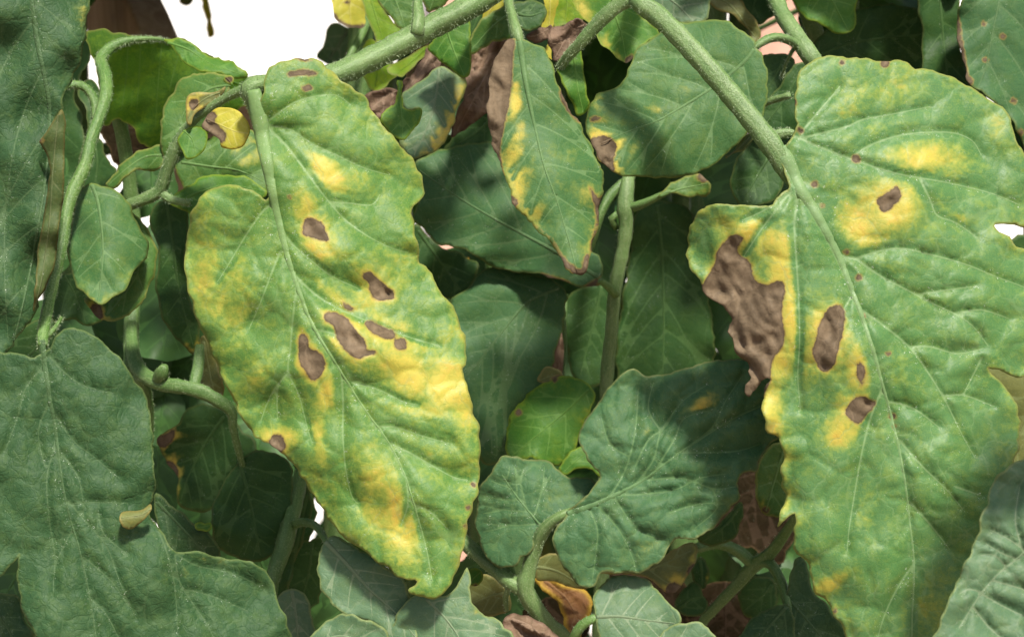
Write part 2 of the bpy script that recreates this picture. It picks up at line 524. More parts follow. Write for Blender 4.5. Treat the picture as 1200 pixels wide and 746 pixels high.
def leaf_arrays(out, mid, veins=None, h=5.0, d=35.0, tilt=(0, 0), fold=0.0, bend=0.0, wav=.10, wl=110, ruff=.15,
                bulge=.07, spots=(), yel=(), nv=5, seed=1, rib=(2.5, .7), vw=1.0, vtube=False, jag=1.5, px=.0206,
                halo=1.0, crinkle=0.0, yedge=0.0, cells=.014, csize=30.0):
    poly = catmull(out, h, True)
    # small irregularities of the margin
    c0 = poly.mean(0)
    if jag:
        nrm = np.roll(poly, -1, 0) - np.roll(poly, 1, 0)
        nrm = np.stack([nrm[:, 1], -nrm[:, 0]], 1); nrm /= np.linalg.norm(nrm, axis=1)[:, None] + 1e-9
        poly = poly + nrm * ((wob(poly, 24, seed + 5) + .45 * wob(poly, 10, seed + 6)) * jag)[:, None]
    midr = catmull(mid, h)
    if veins is None:
        vl = [catmull(v, h) for v in auto_veins(mid, poly, nv, seed)] if nv else []
    else:
        vl = [catmull(v, h) for v in veins]
    # vein points inserted as mesh edges
    pts = [tuple(q) for q in poly]
    nb = len(pts)
    edges = []
    face = list(range(nb))
    lines = [midr] + vl
    fixed = [poly]
    for ln in lines:
        ok = inside(ln, poly) & (seg_dist(ln, poly, True) > h * .45)
        prev = None
        for q, g in zip(ln, ok):
            if g:
                pts.append(tuple(q)); cur = len(pts) - 1
                if prev is not None:
                    edges.append((prev, cur))
                prev = cur
            else:
                prev = None
        fixed.append(ln[ok])
    lo, hi = poly.min(0), poly.max(0)
    xs = np.arange(lo[0], hi[0], h); ys = np.arange(lo[1], hi[1], h * .866)
    gx, gy = np.meshgrid(xs, ys)
    gx = gx + (np.arange(len(ys)) % 2)[:, None] * h * .5
    g = np.stack([gx.ravel(), gy.ravel()], 1)
    r = np.random.RandomState(seed)
    g = g + (r.rand(*g.shape) - .5) * h * .25
    g = g[inside(g, poly)]
    if len(g):
        dist = seg_dist(g, poly, True)
        for ln in lines:
            dist = np.minimum(dist, seg_dist(g, ln)) if len(ln) > 1 else dist
        g = g[dist > h * .55]
    pts += [tuple(q) for q in g]
    edges = edges + [(i, (i + 1) % nb) for i in range(nb)]
    res = delaunay_2d_cdt([Vector(q) for q in pts], edges, [], 0, 1e-4, False)
    v2 = np.array([(q.x, q.y) for q in res[0]])
    F = np.array([tuple(f) for f in res[2]])
    keep = inside(v2[F].mean(1), poly)
    F = F[keep]
    used = np.unique(F)
    remap = np.full(len(v2), -1); remap[used] = np.arange(len(used))
    v2 = v2[used]
    F = [tuple(f) for f in remap[F]]
    # fields
    dm = seg_dist(v2, midr)
    def wid(ln):      # taper along a vein: distance scaled by its local half width
        q = np.asarray(ln)
        n = len(q)
        best = np.full(len(v2), 1e9); bd = np.full(len(v2), 1e9)
        for i in range(n - 1):
            ab = q[i + 1] - q[i]; L2 = ab @ ab + 1e-9
            t = np.clip(((v2 - q[i]) @ ab) / L2, 0, 1)
            dd = np.linalg.norm(v2 - (q[i] + t[:, None] * ab), axis=1)
            w = vw * (1.5 - 1.0 * (i + t) / n)
            best = np.minimum(best, dd / w); bd = np.minimum(bd, dd)
        return best, bd
    vd = np.full(len(v2), 1e9)
    nm_ = len(midr)
    for i in range(nm_ - 1):
        ab = midr[i + 1] - midr[i]; L2 = ab @ ab + 1e-9
        t = np.clip(((v2 - midr[i]) @ ab) / L2, 0, 1)
        dd = np.linalg.norm(v2 - (midr[i] + t[:, None] * ab), axis=1)
        fr = 1 - (i + t) / nm_
        vd = np.minimum(vd, dd / (.6 + rib[1] * .4 + (rib[0] - rib[1]) * fr ** 3.2 * .75))
    dv = dm.copy()
    for ln in vl:
        if len(ln) > 1:
            a, b = wid(ln)
            vd = np.minimum(vd, a); dv = np.minimum(dv, b)
    ed = seg_dist(v2, poly, True)
    brn = np.full(len(v2), -60.0)
    big = brn.copy()
    for s in spots:
        if len(s) == 1:
            x, y, rr = s[0]
            brn = np.maximum(brn, rr - np.hypot(v2[:, 0] - x, v2[:, 1] - y))
        else:
            f_ = sdf(v2, catmull(s, 3.0, True))
            brn = np.maximum(brn, f_)
            if f_.max() > 4:
                big = np.maximum(big, f_)
    ye = np.zeros(len(v2))
    for b in yel:
        x, y, rx, ry, an, w = (list(b) + [0, 1.0])[:6] if len(b) < 6 else b
        ca, sa = math.cos(math.radians(an)), math.sin(math.radians(an))
        u = (v2[:, 0] - x) * ca + (v2[:, 1] - y) * sa; vv = -(v2[:, 0] - x) * sa + (v2[:, 1] - y) * ca
        ye = np.maximum(ye, w * np.exp(-((u / rx) ** 2 + (vv / ry) ** 2) * .75))
    ye = np.maximum(ye, halo * np.exp(-np.clip(-big, 0, None) / 11.0) * (big > -50))
    ye = np.maximum(ye, yedge * np.exp(-ed / 16.0))
    cp = None
    if cells:
        rc = np.random.RandomState(seed + 41)
        nc = int(min(260, max(6, (hi[0] - lo[0]) * (hi[1] - lo[1]) / csize ** 2)))
        cp = lo + rc.rand(nc, 2) * (hi - lo)
    def pucker(q):
        d1 = np.full(len(q), 1e9); d2 = d1.copy()
        qq = q + np.stack([wob(q, 40, seed + 43), wob(q, 40, seed + 44)], 1) * 4
        for c in cp:
            dd = np.hypot(qq[:, 0] - c[0], qq[:, 1] - c[1])
            d2 = np.minimum(d2, np.maximum(d1, dd)); d1 = np.minimum(d1, dd)
        return 1 - np.exp(-(d2 - d1) / 7.0)
    x0, y0 = mid[0]
    L = np.linalg.norm(np.array(mid[-1]) - np.array(mid[0])) + 1e-6
    ax = (np.array(mid[-1]) - np.array(mid[0])) / L
    along = np.clip(((v2 - np.array(mid[0])) @ ax) / 100.0, -1, None)
    def depth(q, dm_, ed_, dv_):
        al = np.clip(((q - np.array(mid[0])) @ ax) / 100.0, 0, None)
        base_fade = 1 - np.exp(-(al * 100 / 40.0))
        D = d + tilt[0] * (q[:, 0] - x0) / 100 + tilt[1] * (q[:, 1] - y0) / 100
        D = D + fold * (dm_ / 100) ** 1.6 + bend * al ** 2
        w = wob(q, wl, seed + 11) * wav + wob(q, wl * .42, seed + 13) * wav * .13
        D = D + w * (.25 + .75 * base_fade) + ruff * np.exp(-ed_ / 22.0) * wob(q, 55, seed + 17) * base_fade
        D = D - bulge * .65 * (1 - np.exp(-dv_ / 8.0))
        if cells:
            D = D - cells * pucker(q)
        if crinkle:
            D = D + crinkle * folds(q, ax, seed + 23)
        return D
    D = depth(v2, dm, ed, dv)
    dd_ = np.clip(brn / 9.0, 0, 1)          # dead tissue dries crumpled
    D = D + dd_ * (.15 * folds(v2, np.array([.45, .9]), seed + 31) - .02)
    X, Y = v2[:, 0], v2[:, 1]
    att = dict(vd=vd, brn=brn, yel=ye, ed=ed)
    # ribs: the midrib (and for the large leaves the side veins) stand proud as tapering cords
    cords = [(midr, rib[0], rib[1])]
    if False:
        cords += [(ln, .45 * vw, .1) for ln in vl if len(ln) > 2]
    XX, YY, DD, FF = [X], [Y], [D], list(F)
    A = {k: [v] for k, v in att.items()}
    tot = len(X)
    for ln, r0, r1 in cords:
        if ln is midr:
            ok = inside(ln, poly) | (np.arange(len(ln)) < 3)
        else:
            ok = inside(ln, poly)
        ln = ln[ok]
        if len(ln) < 3:
            continue
        dml = seg_dist(ln, midr); edl = seg_dist(ln, poly, True)
        Dl = depth(ln, dml, edl, np.zeros(len(ln)))
        tg = np.gradient(ln, axis=0); tg /= np.linalg.norm(tg, axis=1)[:, None] + 1e-9
        nn = np.stack([-tg[:, 1], tg[:, 0]], 1)
        rr = np.linspace(1, 0, len(ln)) ** (3.2 if r0 > 4 else 1.4) * (r0 - r1) + r1
        if r0 > 4:
            rr = rr * np.clip(.7 + np.arange(len(ln)) / 14.0, 0, 1)
        K = 7
        th = np.linspace(-.25, math.pi + .25, K)
        cx = ln[:, None, :] + nn[:, None, :] * (np.cos(th)[None, :, None] * rr[:, None, None])
        cd = Dl[:, None] - (np.sin(th)[None, :] * .6 + .03) * rr[:, None] * px
        n = len(ln)
        XX.append(cx[..., 0].ravel()); YY.append(cx[..., 1].ravel()); DD.append(cd.ravel())
        bl = np.repeat(-40.0, n * K)
        for s in spots:
            if len(s) > 1:
                bl = np.maximum(bl, np.repeat(sdf(ln, catmull(s, 3.0, True)), K))
        A['vd'].append(np.repeat(0.35 if ln is not midr else .3, n * K)); A['brn'].append(bl)
        A['yel'].append(np.repeat(0.0, n * K)); A['ed'].append(np.repeat(30.0, n * K))
        for i in range(n - 1):
            for k in range(K - 1):
                q = tot + i * K + k
                FF.append((q, q + K, q + K + 1, q + 1))
        tot += n * K
    X, Y, D = np.concatenate(XX), np.concatenate(YY), np.concatenate(DD)
    A = {k: np.concatenate(v) for k, v in A.items()}
    A['lp'] = np.stack([X / 100 + seed * 3.17, Y / 100 + seed * 1.7, np.zeros(len(X))], 1)
    return X, Y, D, FF, A

def fix_normals(V, F, toward):
    a = V[[f[0] for f in F]]; b = V[[f[1] for f in F]]; c = V[[f[2] for f in F]]
    ok = np.einsum('ij,ij->i', np.cross(b - a, c - a), toward - a) > 0
    return [f if g else f[::-1] for f, g in zip(F, ok)]

SEED = [10]
def leaf(parent, mat, out, mid, label=None, name='leaflet', solid=True, **kw):
    SEED[0] += 1
    kw.setdefault('seed', SEED[0])
    d = kw.get('d', 35.0)
    kw.setdefault('px', d * TAN / 600.0)
    X, Y, D, F, A = leaf_arrays(out, mid, **kw)
    V = p3(X, Y, D)
    F = fix_normals(V, F, CAM)
    base = p3(mid[0][0], mid[0][1], d)
    o = mesh_obj(name, V, F, [M[mat]], parent, base, attrs=A)
    if solid:
        s = o.modifiers.new('thickness', 'SOLIDIFY')
        s.thickness = .00035
        s.offset = -1
    if label:
        o['label'] = label
    return o

def margin_hairs(parent, out, d, seed, n):
    pass
# ---------------------------------------------------------------- setting: ground, wall, stake
def ground_y(d):
    dm = d * .01
    b = -(CAM[2] + dm * FWD[2]) / UPV[2]
    return 373.0 - b * 600.0 / (TAN * dm)

gx, gy = np.meshgrid(np.concatenate([[-1500, -300, -60], np.linspace(-12, 12, 41), [60, 300, 1500]]),
                     np.concatenate([[-1500, -300, -60], np.linspace(-10, 14, 41), [60, 300, 1500]]))
gz = .02 * np.sin(gx * 3.1 + gy) * np.sin(gy * 2.3) * (np.hypot(gx, gy) < 12) - .012
gv = np.stack([gx.ravel(), gy.ravel(), gz.ravel()], 1)
w = gx.shape[1]
gf = [(i * w + j, i * w + j + 1, (i + 1) * w + j + 1, (i + 1) * w + j) for i in range(gx.shape[0] - 1) for j in range(w - 1)]
M['soil'] = simple_material('soil', (.16, .11, .075), (.23, .165, .115), 3.0, .95, .8, .02)
g = mesh_obj('ground', gv, gf, [M['soil']], None, (0, 0, 0))
g['kind'] = 'structure'

def box(x0, x1, y0, y1, z0, z1):
    v = [(x, y, z) for z in (z0, z1) for y in (y0, y1) for x in (x0, x1)]
    f = [(0, 2, 3, 1), (4, 5, 7, 6), (0, 1, 5, 4), (2, 6, 7, 3), (0, 4, 6, 2), (1, 3, 7, 5)]
    return np.array(v, float), f

M['plaster'] = simple_material('white_plaster', (.78, .78, .76), (.84, .84, .82), 2.5, .85, .3, .004)
M['pink'] = simple_material('salmon_brick', (.52, .30, .22), (.62, .38, .28), 9.0, .85, .5, .004)
M['wood'] = None
wall = empty('wall', (0, 3.2, 0), 'white plastered wall with salmon pillars behind the tomato plants', 'wall')
v, f = box(-6, 6, 3.2, 3.36, -.06, 2.6)
mesh_obj('plaster_panel', v, f, [M['plaster']], wall, (0, 3.2, 0), smooth=False)
for x in (-.12, .60, 1.62, -2.4, 2.9):
    v, f = box(x - .055, x + .055, 3.13, 3.21, -.06, 2.64)
    mesh_obj('pillar', v, f, [M['pink']], wall, (x, 3.13, 0), smooth=False)

def wood_material():
    N = NT('stake_wood')
    ob = N.new('ShaderNodeTexCoord').outputs['Object']
    mp = N.new('ShaderNodeVectorMath', operation='MULTIPLY'); N.set(mp.inputs[0], ob); mp.inputs[1].default_value = (160, 160, 9)
    n = N.noise(mp.outputs[0], 1.0, 5, .6, .6); n2 = N.noise(ob, 60, 3)
    col = N.mix(N.smooth(n, .3, .7), (.30, .17, .08), (.46, .30, .17))
    col = N.mix(N.smooth(n2, .5, .75, 0, .5), col, (.12, .06, .03))
    bp = N.new('ShaderNodeBump'); bp.inputs['Strength'].default_value = .5; bp.inputs['Distance'].default_value = .001
    N.set(bp.inputs['Height'], n)
    pr = N.new('ShaderNodeBsdfPrincipled'); N.set(pr.inputs['Base Color'], col); pr.inputs['Roughness'].default_value = .75
    N.set(pr.inputs['Normal'], bp.outputs[0])
    return N.out(pr.outputs[0])
M['wood'] = wood_material()

# stake: a square lath, leaning, one edge towards the camera
def stake(px_edge, d, lean, wl, wd):
    # edge line seen at two photo points -> world, extended to the ground
    a = p3(px_edge[0][0], px_edge[0][1], d); b = p3(px_edge[1][0], px_edge[1][1], d + lean)
    u = (a - b) / np.linalg.norm(a - b)                 # upwards
    foot = b - u * .085
    top = a + u * .22
    def lath(name, c0, c1, r1, wl, wd, parent, org):
        ax = (c1 - c0) / np.linalg.norm(c1 - c0)
        r1 = r1 - ax * (r1 @ ax); r1 = r1 / np.linalg.norm(r1)
        r2 = np.cross(ax, r1)
        if r2[1] < 0:
            r2 = -r2
        V, F, n = [], [], 14
        for i in range(n):
            c = c0 + (c1 - c0) * i / (n - 1)
            w_ = .0006 * math.sin(i * 2.1)
            for (s, t_) in ((0, 0), (1, 0), (1, 1), (0, 1)):
                V.append(c + r1 * (s * wl + w_) + r2 * (t_ * wd))
        for i in range(n - 1):
            for k in range(4):
                F.append((i * 4 + k, i * 4 + (k + 1) % 4, (i + 1) * 4 + (k + 1) % 4, (i + 1) * 4 + k))
        F.append((3, 2, 1, 0)); F.append(tuple((n - 1) * 4 + k for k in range(4)))
        o = mesh_obj(name, np.array(V), F, [M['wood']], parent, org, smooth=False)
        bv = o.modifiers.new('bevel', 'BEVEL'); bv.width = .0015; bv.segments = 2
        return o
    base = np.array([foot[0] - .01, foot[1] + .03, -.03])
    e = empty('wooden_stake', base, 'leaning brown wooden lath behind the leaves, against the white wall', 'stake')
    lath('brace', foot, top, np.array([1.0, .75, 0]), wl, wd, e, foot)
    lath('post', base, base + np.array([0, 0, foot[2] + .07]), np.array([1.0, .1, 0]), .024, .024, e, base)
    return e
stake_parts = stake([(146, 0), (164, 42)], 56.0, -1.0, .0165, .036)

# ---------------------------------------------------------------- the plants one can tell apart
def plant(x, d, label, group='tomato plants in the bed'):
    q = p3(x, ground_y(d), d)
    q[2] = -.01
    return empty('tomato_plant', q, label, 'tomato plant', group)

def main_stem(pl, x, d, nodes, mat='stemd', r=15, **kw):
    gy_ = ground_y(d)
    nd = [(x, gy_ + 60, d, r * 1.3), (x - 20, gy_ * .75, d, r * 1.25), (x + 10, gy_ * .5, d, r * 1.2), (x, gy_ * .34, d, r * 1.1)]
    return tube('stem', nd + nodes, mat, pl, **kw)

# --- plant with the large spotted leaf on the left --------------------------------
pa = plant(640, 60, 'tomato plant whose thick pale stalk carries the long yellow-blotched leaf with seven brown spots')
main_stem(pa, 640, 60, [(640, 900, 60, 14), (650, 300, 60, 14), (640, -60, 58, 14), (620, -170, 52, 13)])
sa = tube('leaf_stalk', [(625, -160, 52, 12), (640, -70, 42, 14), (572, -6, 37.4, 14), (500, 35, 36.6, 14), (440, 67, 36, 14), (392, 88, 35.4, 13.5), (345, 100, 34.9, 12), (312, 99, 34.3, 11), (293, 104, 34.05, 11.5), (298, 122, 34.15, 9.5), (303, 148, 34.3, 6), (308, 175, 34.4, 3)],
          'stem', pa, 'thick pale green hairy leaf stalk', hairs=2.6, hlen=5.5,
          extra=[[(489, -30, 37.5, 5), (489, 5, 36.8, 5.5), (490, 24, 36.3, 7.5), (488, 40, 36.2, 8)]])
A_out = P("310,104 311,88 322,76 340,69 360,69 378,74 387,82 400,95 415,104 428,115 440,135 455,155 472,172 487,192 495,210 497,226 490,236 484,243 483,255 488,275 492,295 492,308 500,312 506,320 512,335 522,348 532,362 539,380 545,400 547,415 546,428 543,432 548,455 555,480 561,505 563,535 562,560 557,585 548,612 543,640 537,662 530,680 520,695 510,700 496,699 486,697 479,691 487,685 488,681 478,678 462,672 440,655 420,642 400,627 388,610 372,588 355,562 343,543 325,525 305,516 293,503 283,488 275,470 263,448 254,428 246,408 235,385 226,362 220,335 216,305 218,280 222,262 226,245 238,228 255,219 270,216 290,221 305,229 313,234 310,205 305,170 300,135")
A_mid = P("297,105 304,140 311,180 318,215 326,255 337,300 349,338 366,380 395,428 425,476 455,518 474,556 488,600 500,645 506,680")
A_v = [P("313,143 330,130 350,118 375,112 395,112 410,122"), P("314,147 340,152 365,168 395,182 425,196 455,205"),
       P("315,150 335,170 355,196 378,227 402,255 430,276 458,290 478,296"), P("388,237 410,238 435,240 445,228"),
       P("331,272 348,291 367,307 388,323 420,338"), P("345,322 370,345 398,362 440,380 480,395 515,405"),
       P("413,448 431,452 450,459 472,470 490,474"), P("455,518 480,530 503,543 530,558 548,562"),
       P("400,437 402,470 402,510 405,548 412,580 420,590"), P("317,240 305,251 288,276 270,306 255,330"),
       P("329,294 321,313 313,334 303,360 292,385"), P("347,340 343,375 340,410 338,436 350,462 360,500 366,520"),
       P("338,436 322,455 312,475 306,492"), P("338,436 326,452 325,490"), P("476,560 478,590 470,615"), P("484,590 505,600 525,620"),
       P("366,385 395,392 425,405"), P("440,500 462,500 500,512 530,520")]
A_sp = [T(300, 200, "215,215 245,208 290,230 305,260 322,305 280,306 240,292 205,275"),
        T(300, 200, "470,445 500,443 540,475 570,505 605,530 600,560 560,567 515,557 497,520 490,490 465,465"),
        T(300, 200, "376,575 400,583 427,605 415,614 390,602"),
        T(300, 200, "480,658 510,658 560,685 600,700 608,730 570,735 520,715 480,680"),
        T(300, 380, "300,-48 340,-52 390,-30 440,30 470,60 488,110 520,113 527,130 490,135 450,150 410,130 370,90 350,50 340,10 305,-15"),
        T(300, 380, "605,65 640,60 660,80 650,110 620,110 603,90"),
        T(300, 380, "190,50 210,40 228,65 235,100 270,120 300,150 300,190 275,235 245,248 225,215 190,165 185,110"),
        T(300, 380, "55,510 75,482 105,480 128,515 125,550 100,558 60,542"),
        T(300, 0, "140,318 200,306 262,312 262,330 200,328 145,337"), T(300, 0, "203,380 235,371 245,390 213,400"),
        T(300, 0, "170,250 230,255 245,268 200,268"), [(555, 567, 3)], [(549, 594, 3)], [(546, 616, 2.5)], [(339, 231, 2)]]
A_y = [(384, 203, 32, 14, 52, 1.1), (352, 243, 18, 26, 10, .85), (372, 283, 34, 24, 45, .8), (440, 338, 34, 34, 40, .75), (405, 392, 42, 30, 40, 1.0),
       (455, 392, 46, 22, 28, 1.0), (395, 355, 40, 14, 35, .9), (478, 436, 46, 26, 38, 1.1), (520, 450, 36, 34, 0, 1.05), (545, 470, 20, 40, 0, .9), (505, 480, 45, 14, 10, .7), (365, 420, 20, 40, -20, .9),
       (382, 460, 11, 24, 10, 1.0), (372, 500, 9, 20, 0, .8), (375, 530, 8, 22, -10, .7), (440, 560, 24, 44, -18, .72), (468, 610, 22, 62, -12, .95), (435, 600, 14, 34, -20, .7),
       (326, 512, 22, 14, 0, 1.0), (268, 350, 36, 60, 0, .55), (240, 320, 22, 70, 0, .6), (300, 440, 34, 36, 0, .42), (370, 560, 30, 24, 40, .35), (545, 540, 18, 50, 0, .45),
       (430, 215, 26, 30, 0, .38), (470, 300, 24, 16, 20, .5), (345, 85, 40, 12, 0, .3), (505, 540, 30, 24, 0, .4), (470, 195, 14, 20, 30, .3), (525, 390, 14, 12, 0, .5)]
leaf(sa, 'spot', A_out, A_mid, 'long hanging green leaflet blotched yellow with seven brown spots', veins=A_v, h=3.6, d=33.9, tilt=(.10, -.28), fold=.5, bend=.02,
     wav=.13, ruff=.10, bulge=.19, spots=A_sp, yel=[b[:5] + (b[5] * .95,) for b in A_y], rib=(11, 1.1), vtube=True, cells=.055, csize=36, halo=.85, yedge=.42, vw=1.2)

# --- leaflets on the little side shoot by the wall -----------------------------------
sg = tube('leaf_stalk', [(290, 104, 34.8, 7), (272, 111, 35.1, 5.5), (246, 127, 35.6, 5), (228, 141, 36, 5), (212, 160, 36.3, 6), (203, 180, 36.5, 7.5), (195, 202, 36.7, 7.5), (187, 224, 36.9, 7.5), (163, 236, 37.1, 7), (140, 244, 37.4, 6)],
          'stem', pa, hairs=2.0, hlen=5, extra=[[(187, 224, 36.9, 6), (199, 233, 36.8, 5), (222, 238, 36.9, 4)]])
leaf(sg, 'yellow', T(0, 0, "885,545 900,510 935,480 980,470 1040,485 1075,520 1090,560 1085,600 1060,640 1010,655 970,640 965,615 930,585 890,560"), T(0, 0, "900,520 960,545 1030,575 1085,585"),
     'small round bright yellow leaflet with brown tip', h=3, d=34.9, tilt=(-.5, -.5), fold=1.3, nv=4, bulge=.05, cells=.03, csize=14, rib=(1.2, .5), jag=.8, yel=[(285, 170, 14, 5, 0, -.5)],
     spots=[T(0, 0, "870,545 895,505 930,484 947,508 935,530 970,565 988,595 968,625 930,595 885,565")], halo=0)
leaf(sg, 'fresh', T(0, 0, "775,620 785,590 820,560 870,550 905,580 905,620 890,660 850,690 815,695 800,665"), T(0, 0, "800,570 840,610 855,680"), h=3, d=35.6, tilt=(.4, -.6), fold=2.5, nv=2, bulge=.02, rib=(1.2, .5), jag=.3)
leaf(sg, 'olive', T(0, 0, "818,540 812,450 830,412 870,402 940,403 985,378 975,410 940,440 890,470 850,500 835,545"), T(0, 0, "960,405 900,430 850,470 825,520"), h=3, d=35.6, tilt=(.3, .3), nv=2, bulge=.02, rib=(1, .5), jag=.3,
     spots=[T(0, 0, "830,440 860,435 868,460 845,480 828,465")], yel=[(223, 125, 6, 25, 0, 1), (240, 110, 20, 6, 0, .8)])
leaf(sg, 'mid', P("188,150 192,125 202,108 215,92 235,85 255,86 274,91 268,104 262,120 250,135 240,150 222,160 212,172 205,182 195,188 187,170"), P("270,100 245,105 220,125 200,165"), h=4, d=37.5, tilt=(-.5, -.5), fold=1.2, nv=3, rib=(2, .6))
leaf(sg, 'fresh', T(0, 0, "985,335 1010,330 1022,350 1010,372 985,362 975,350"), T(0, 0, "1015,370 1000,350 985,340"), h=2.5, d=35.0, nv=0, bulge=0, rib=(.8, .5), jag=.2, spots=[T(0, 0, "985,340 1012,336 1018,352 1000,362")])
leaf(sg, 'mid', P("205,182 225,165 250,160 280,150 305,160 313,190 315,226 300,224 270,212 250,214 235,224 222,235 212,215 205,200"), P("212,190 245,195 280,200 312,215"), h=4.5, d=37.8, tilt=(.2, -.3), fold=.8, nv=4, rib=(2, .6), yel=[(285, 180, 30, 25, 0, .7)])
leaf(sg, 'fresh', P("198,236 215,222 235,208 262,205 290,208 312,225 300,235 260,245 240,262 228,262 222,250"), P("205,238 235,225 265,217 300,222"), h=4.5, d=37.2, tilt=(.2, -.5), fold=.8, nv=3, rib=(2.5, .6))
leaf(sg, 'mid', P("122,216 132,205 145,190 160,178 180,172 194,172 192,190 180,200 170,202 160,197 150,205 140,216 130,222"), P("192,182 170,184 148,198 128,216"), h=3.5, d=37.6, tilt=(-.4, -.6), fold=1.5, nv=3, rib=(2, .6))
leaf(sg, 'deep', P("186,236 205,234 218,236 222,260 217,300 222,340 232,380 236,405 228,415 210,400 195,380 185,355 182,330 186,290 175,260"), P("195,238 203,290 210,340 226,405"), h=5, d=39.5, tilt=(.5, -.1), fold=.8, nv=5, yel=[(228, 405, 12, 10, 0, .8)])

# --- plant on the left: its stem, the dark leaves and the upturned leaf ----------------
pb = plant(152, 46, 'tomato plant with an arching stem and big dark blue-green leaves beside the wooden stake')
main_stem(pb, 150, 46, [(154, 700, 44, 12), (155, 520, 42, 10), (154, 440, 41, 9.5), (154, 380, 41.5, 9), (158, 300, 42.5, 9), (150, 200, 42, 8.5), (135, 120, 41, 8.5), (122, 78, 40, 8.5)], r=11, hairs=.12)
sb = tube('leaf_stalk', [(215, 55, 40.0, 0.98), (190, 47, 39.75, 2.46), (165, 46, 39.55, 3.69), (147, 49, 39.45, 4.92), (130, 56, 39.3, 5.74), (118, 70, 38.9, 6.56), (123, 88, 38.2, 6.97), (124, 110, 37.6, 6.97), (117, 135, 37.2, 6.56), (107, 162, 36.8, 6.56), (99, 195, 36.4, 6.97), (86, 222, 36.0, 7.38), (78, 250, 35.7, 6.56), (73, 285, 35.3, 6.15), (66, 315, 35, 6.15), (58, 350, 34.6, 6.15), (51, 385, 34.0, 6.56), (50, 405, 33.6, 5.74)],
          'stemb', pb, hairs=2.2, hlen=5, extra=[[(60, 110, 37, 4), (86, 99, 37.2, 4.5), (102, 105, 37.4, 5), (111, 120, 37.4, 5), (112, 140, 37.3, 5)], [(72, 372, 34.5, 2), (64, 385, 34.2, 3), (54, 395, 34, 4)]])
C_out = P("60,408 64,394 78,384 91,385 107,391 121,401 139,418 154,439 169,460 176,485 179,509 180,535 182,567 180,584 174,595 176,602 185,616 196,634 206,647 220,646 233,646 249,652 279,656 300,660 316,675 324,696 329,712 338,731 345,765 330,800 100,805 60,785 43,746 29,723 23,699 20,675 21,661 23,649 16,659 0,675 -40,692 -46,560 -40,415 0,413 16,411 29,415 40,417")
C_mid = P("49,398 52,425 57,460 65,505 72,560 80,600 92,640 105,700 116,770")
C_v = [P("59,418 80,440 100,452 130,460"), P("62,480 85,515 110,535 140,560"), P("68,525 92,560 98,600"), P("78,585 100,610 125,640 140,680 160,725"), P("115,600 122,625 150,650"),
       P("95,650 130,680 150,710"), P("50,430 30,455 20,490 5,530"), P("58,470 45,505 52,545"), P("66,515 55,560 58,610 64,650 62,700"), P("85,620 66,660 62,700"),
       P("205,650 210,680 225,705 245,735 260,770"), P("212,690 240,695 290,715"), P("206,648 230,662 275,672 310,690"), P("180,610 195,645 205,690 208,740"), P("105,700 125,720 145,760"), P("78,590 110,588 150,589")]
leaf(sb, 'dark', C_out, C_mid, 'broad dark blue-green lobed leaflet with dusty surface', veins=C_v, h=4.2, d=33.6, tilt=(.35, -.30), fold=.25, wav=.14, ruff=.12, bulge=.22, cells=.05, rib=(5, 1.3), vtube=True, vw=1.0, yel=[(208, 668, 16, 30, -20, .55), (235, 655, 40, 8, 5, .45)])
leaf(sb, 'olive', P("140,608 142,600 150,598 160,598 168,596 176,590 178,596 172,605 165,612 155,619 146,618"), P("176,596 165,603 150,605 142,607"), 'pale curled leaf tip', h=2.5, d=33.1, tilt=(.3, -1.0), fold=4.0, nv=0, rib=(1, .5), bulge=0, jag=.2, yel=[(150, 608, 12, 8, 0, .45)])
D_out = P("-35,-40 60,-45 106,-30 104,0 103,20 101,35 99,55 95,70 90,82 84,95 77,107 72,126 64,145 68,168 72,200 70,227 64,267 57,310 46,345 42,362 38,374 29,385 19,397 11,409 -40,420")
D_mid = P("30,-42 38,10 44,50 52,90 58,130 54,200 42,280 28,350 16,400")
leaf(sb, 'dark', D_out, D_mid, 'dark green leaflet hanging past the stem', h=4.5, d=34.0, tilt=(.9, -.05), fold=.5, wav=.25, ruff=.12, bulge=.08, nv=6, rib=(4, 1.2), yel=[(95, 15, 10, 18, 0, .45), (66, 145, 14, 22, 0, .6), (16, 130, 10, 20, 0, .45), (25, 150, 10, 16, 0, .4)], yedge=.25)
leaf(sb, 'flap', P("58,195 48,170 46,165 56,152 65,138 72,128 77,140 76,168 75,200 75,227 69,267 65,307 55,334 45,351 39,364 42,329 44,294 51,254"), P("68,135 62,200 58,260 50,320 41,360"), 'folded-over olive leaf margin', h=3.5, d=33.45, tilt=(.6, 0), fold=2.5, nv=4, rib=(1.2, .5), bulge=.02, jag=.5, spots=[[(49, 165, 2.5)]])
leaf(sb, 'arch', P("100,42 107,34 126,35 140,40 158,42 175,43 192,47 206,44 220,47 231,54 241,63 249,67 268,72 282,80 288,88 300,102 288,122 250,150 220,178 200,190 183,178 165,168 157,152 140,140 122,146 120,120 112,80"), P("120,58 140,48 175,46 205,51 230,66 250,86 285,100"),
     'arched translucent green leaflet seen from below', h=4, d=39.6, tilt=(.3, .5), fold=.9, wav=.15, bulge=-.05, solid=False, rib=(4.5, 1), veins=[P("150,50 148,90 142,130"), P("165,47 163,90 160,135"), P("190,48 186,90 182,150"), P("212,56 200,100 195,150"), P("232,68 225,100")])
leaf(sb, 'fresh', P("192,47 206,44 220,47 231,54 241,63 249,67 268,72 282,80 288,88 278,92 255,86 240,84 225,80 212,68 204,56"), P("196,50 220,58 245,74 284,88"), h=4, d=39.2, tilt=(.2, -.8), fold=1.2, nv=3, rib=(1.5, .5))
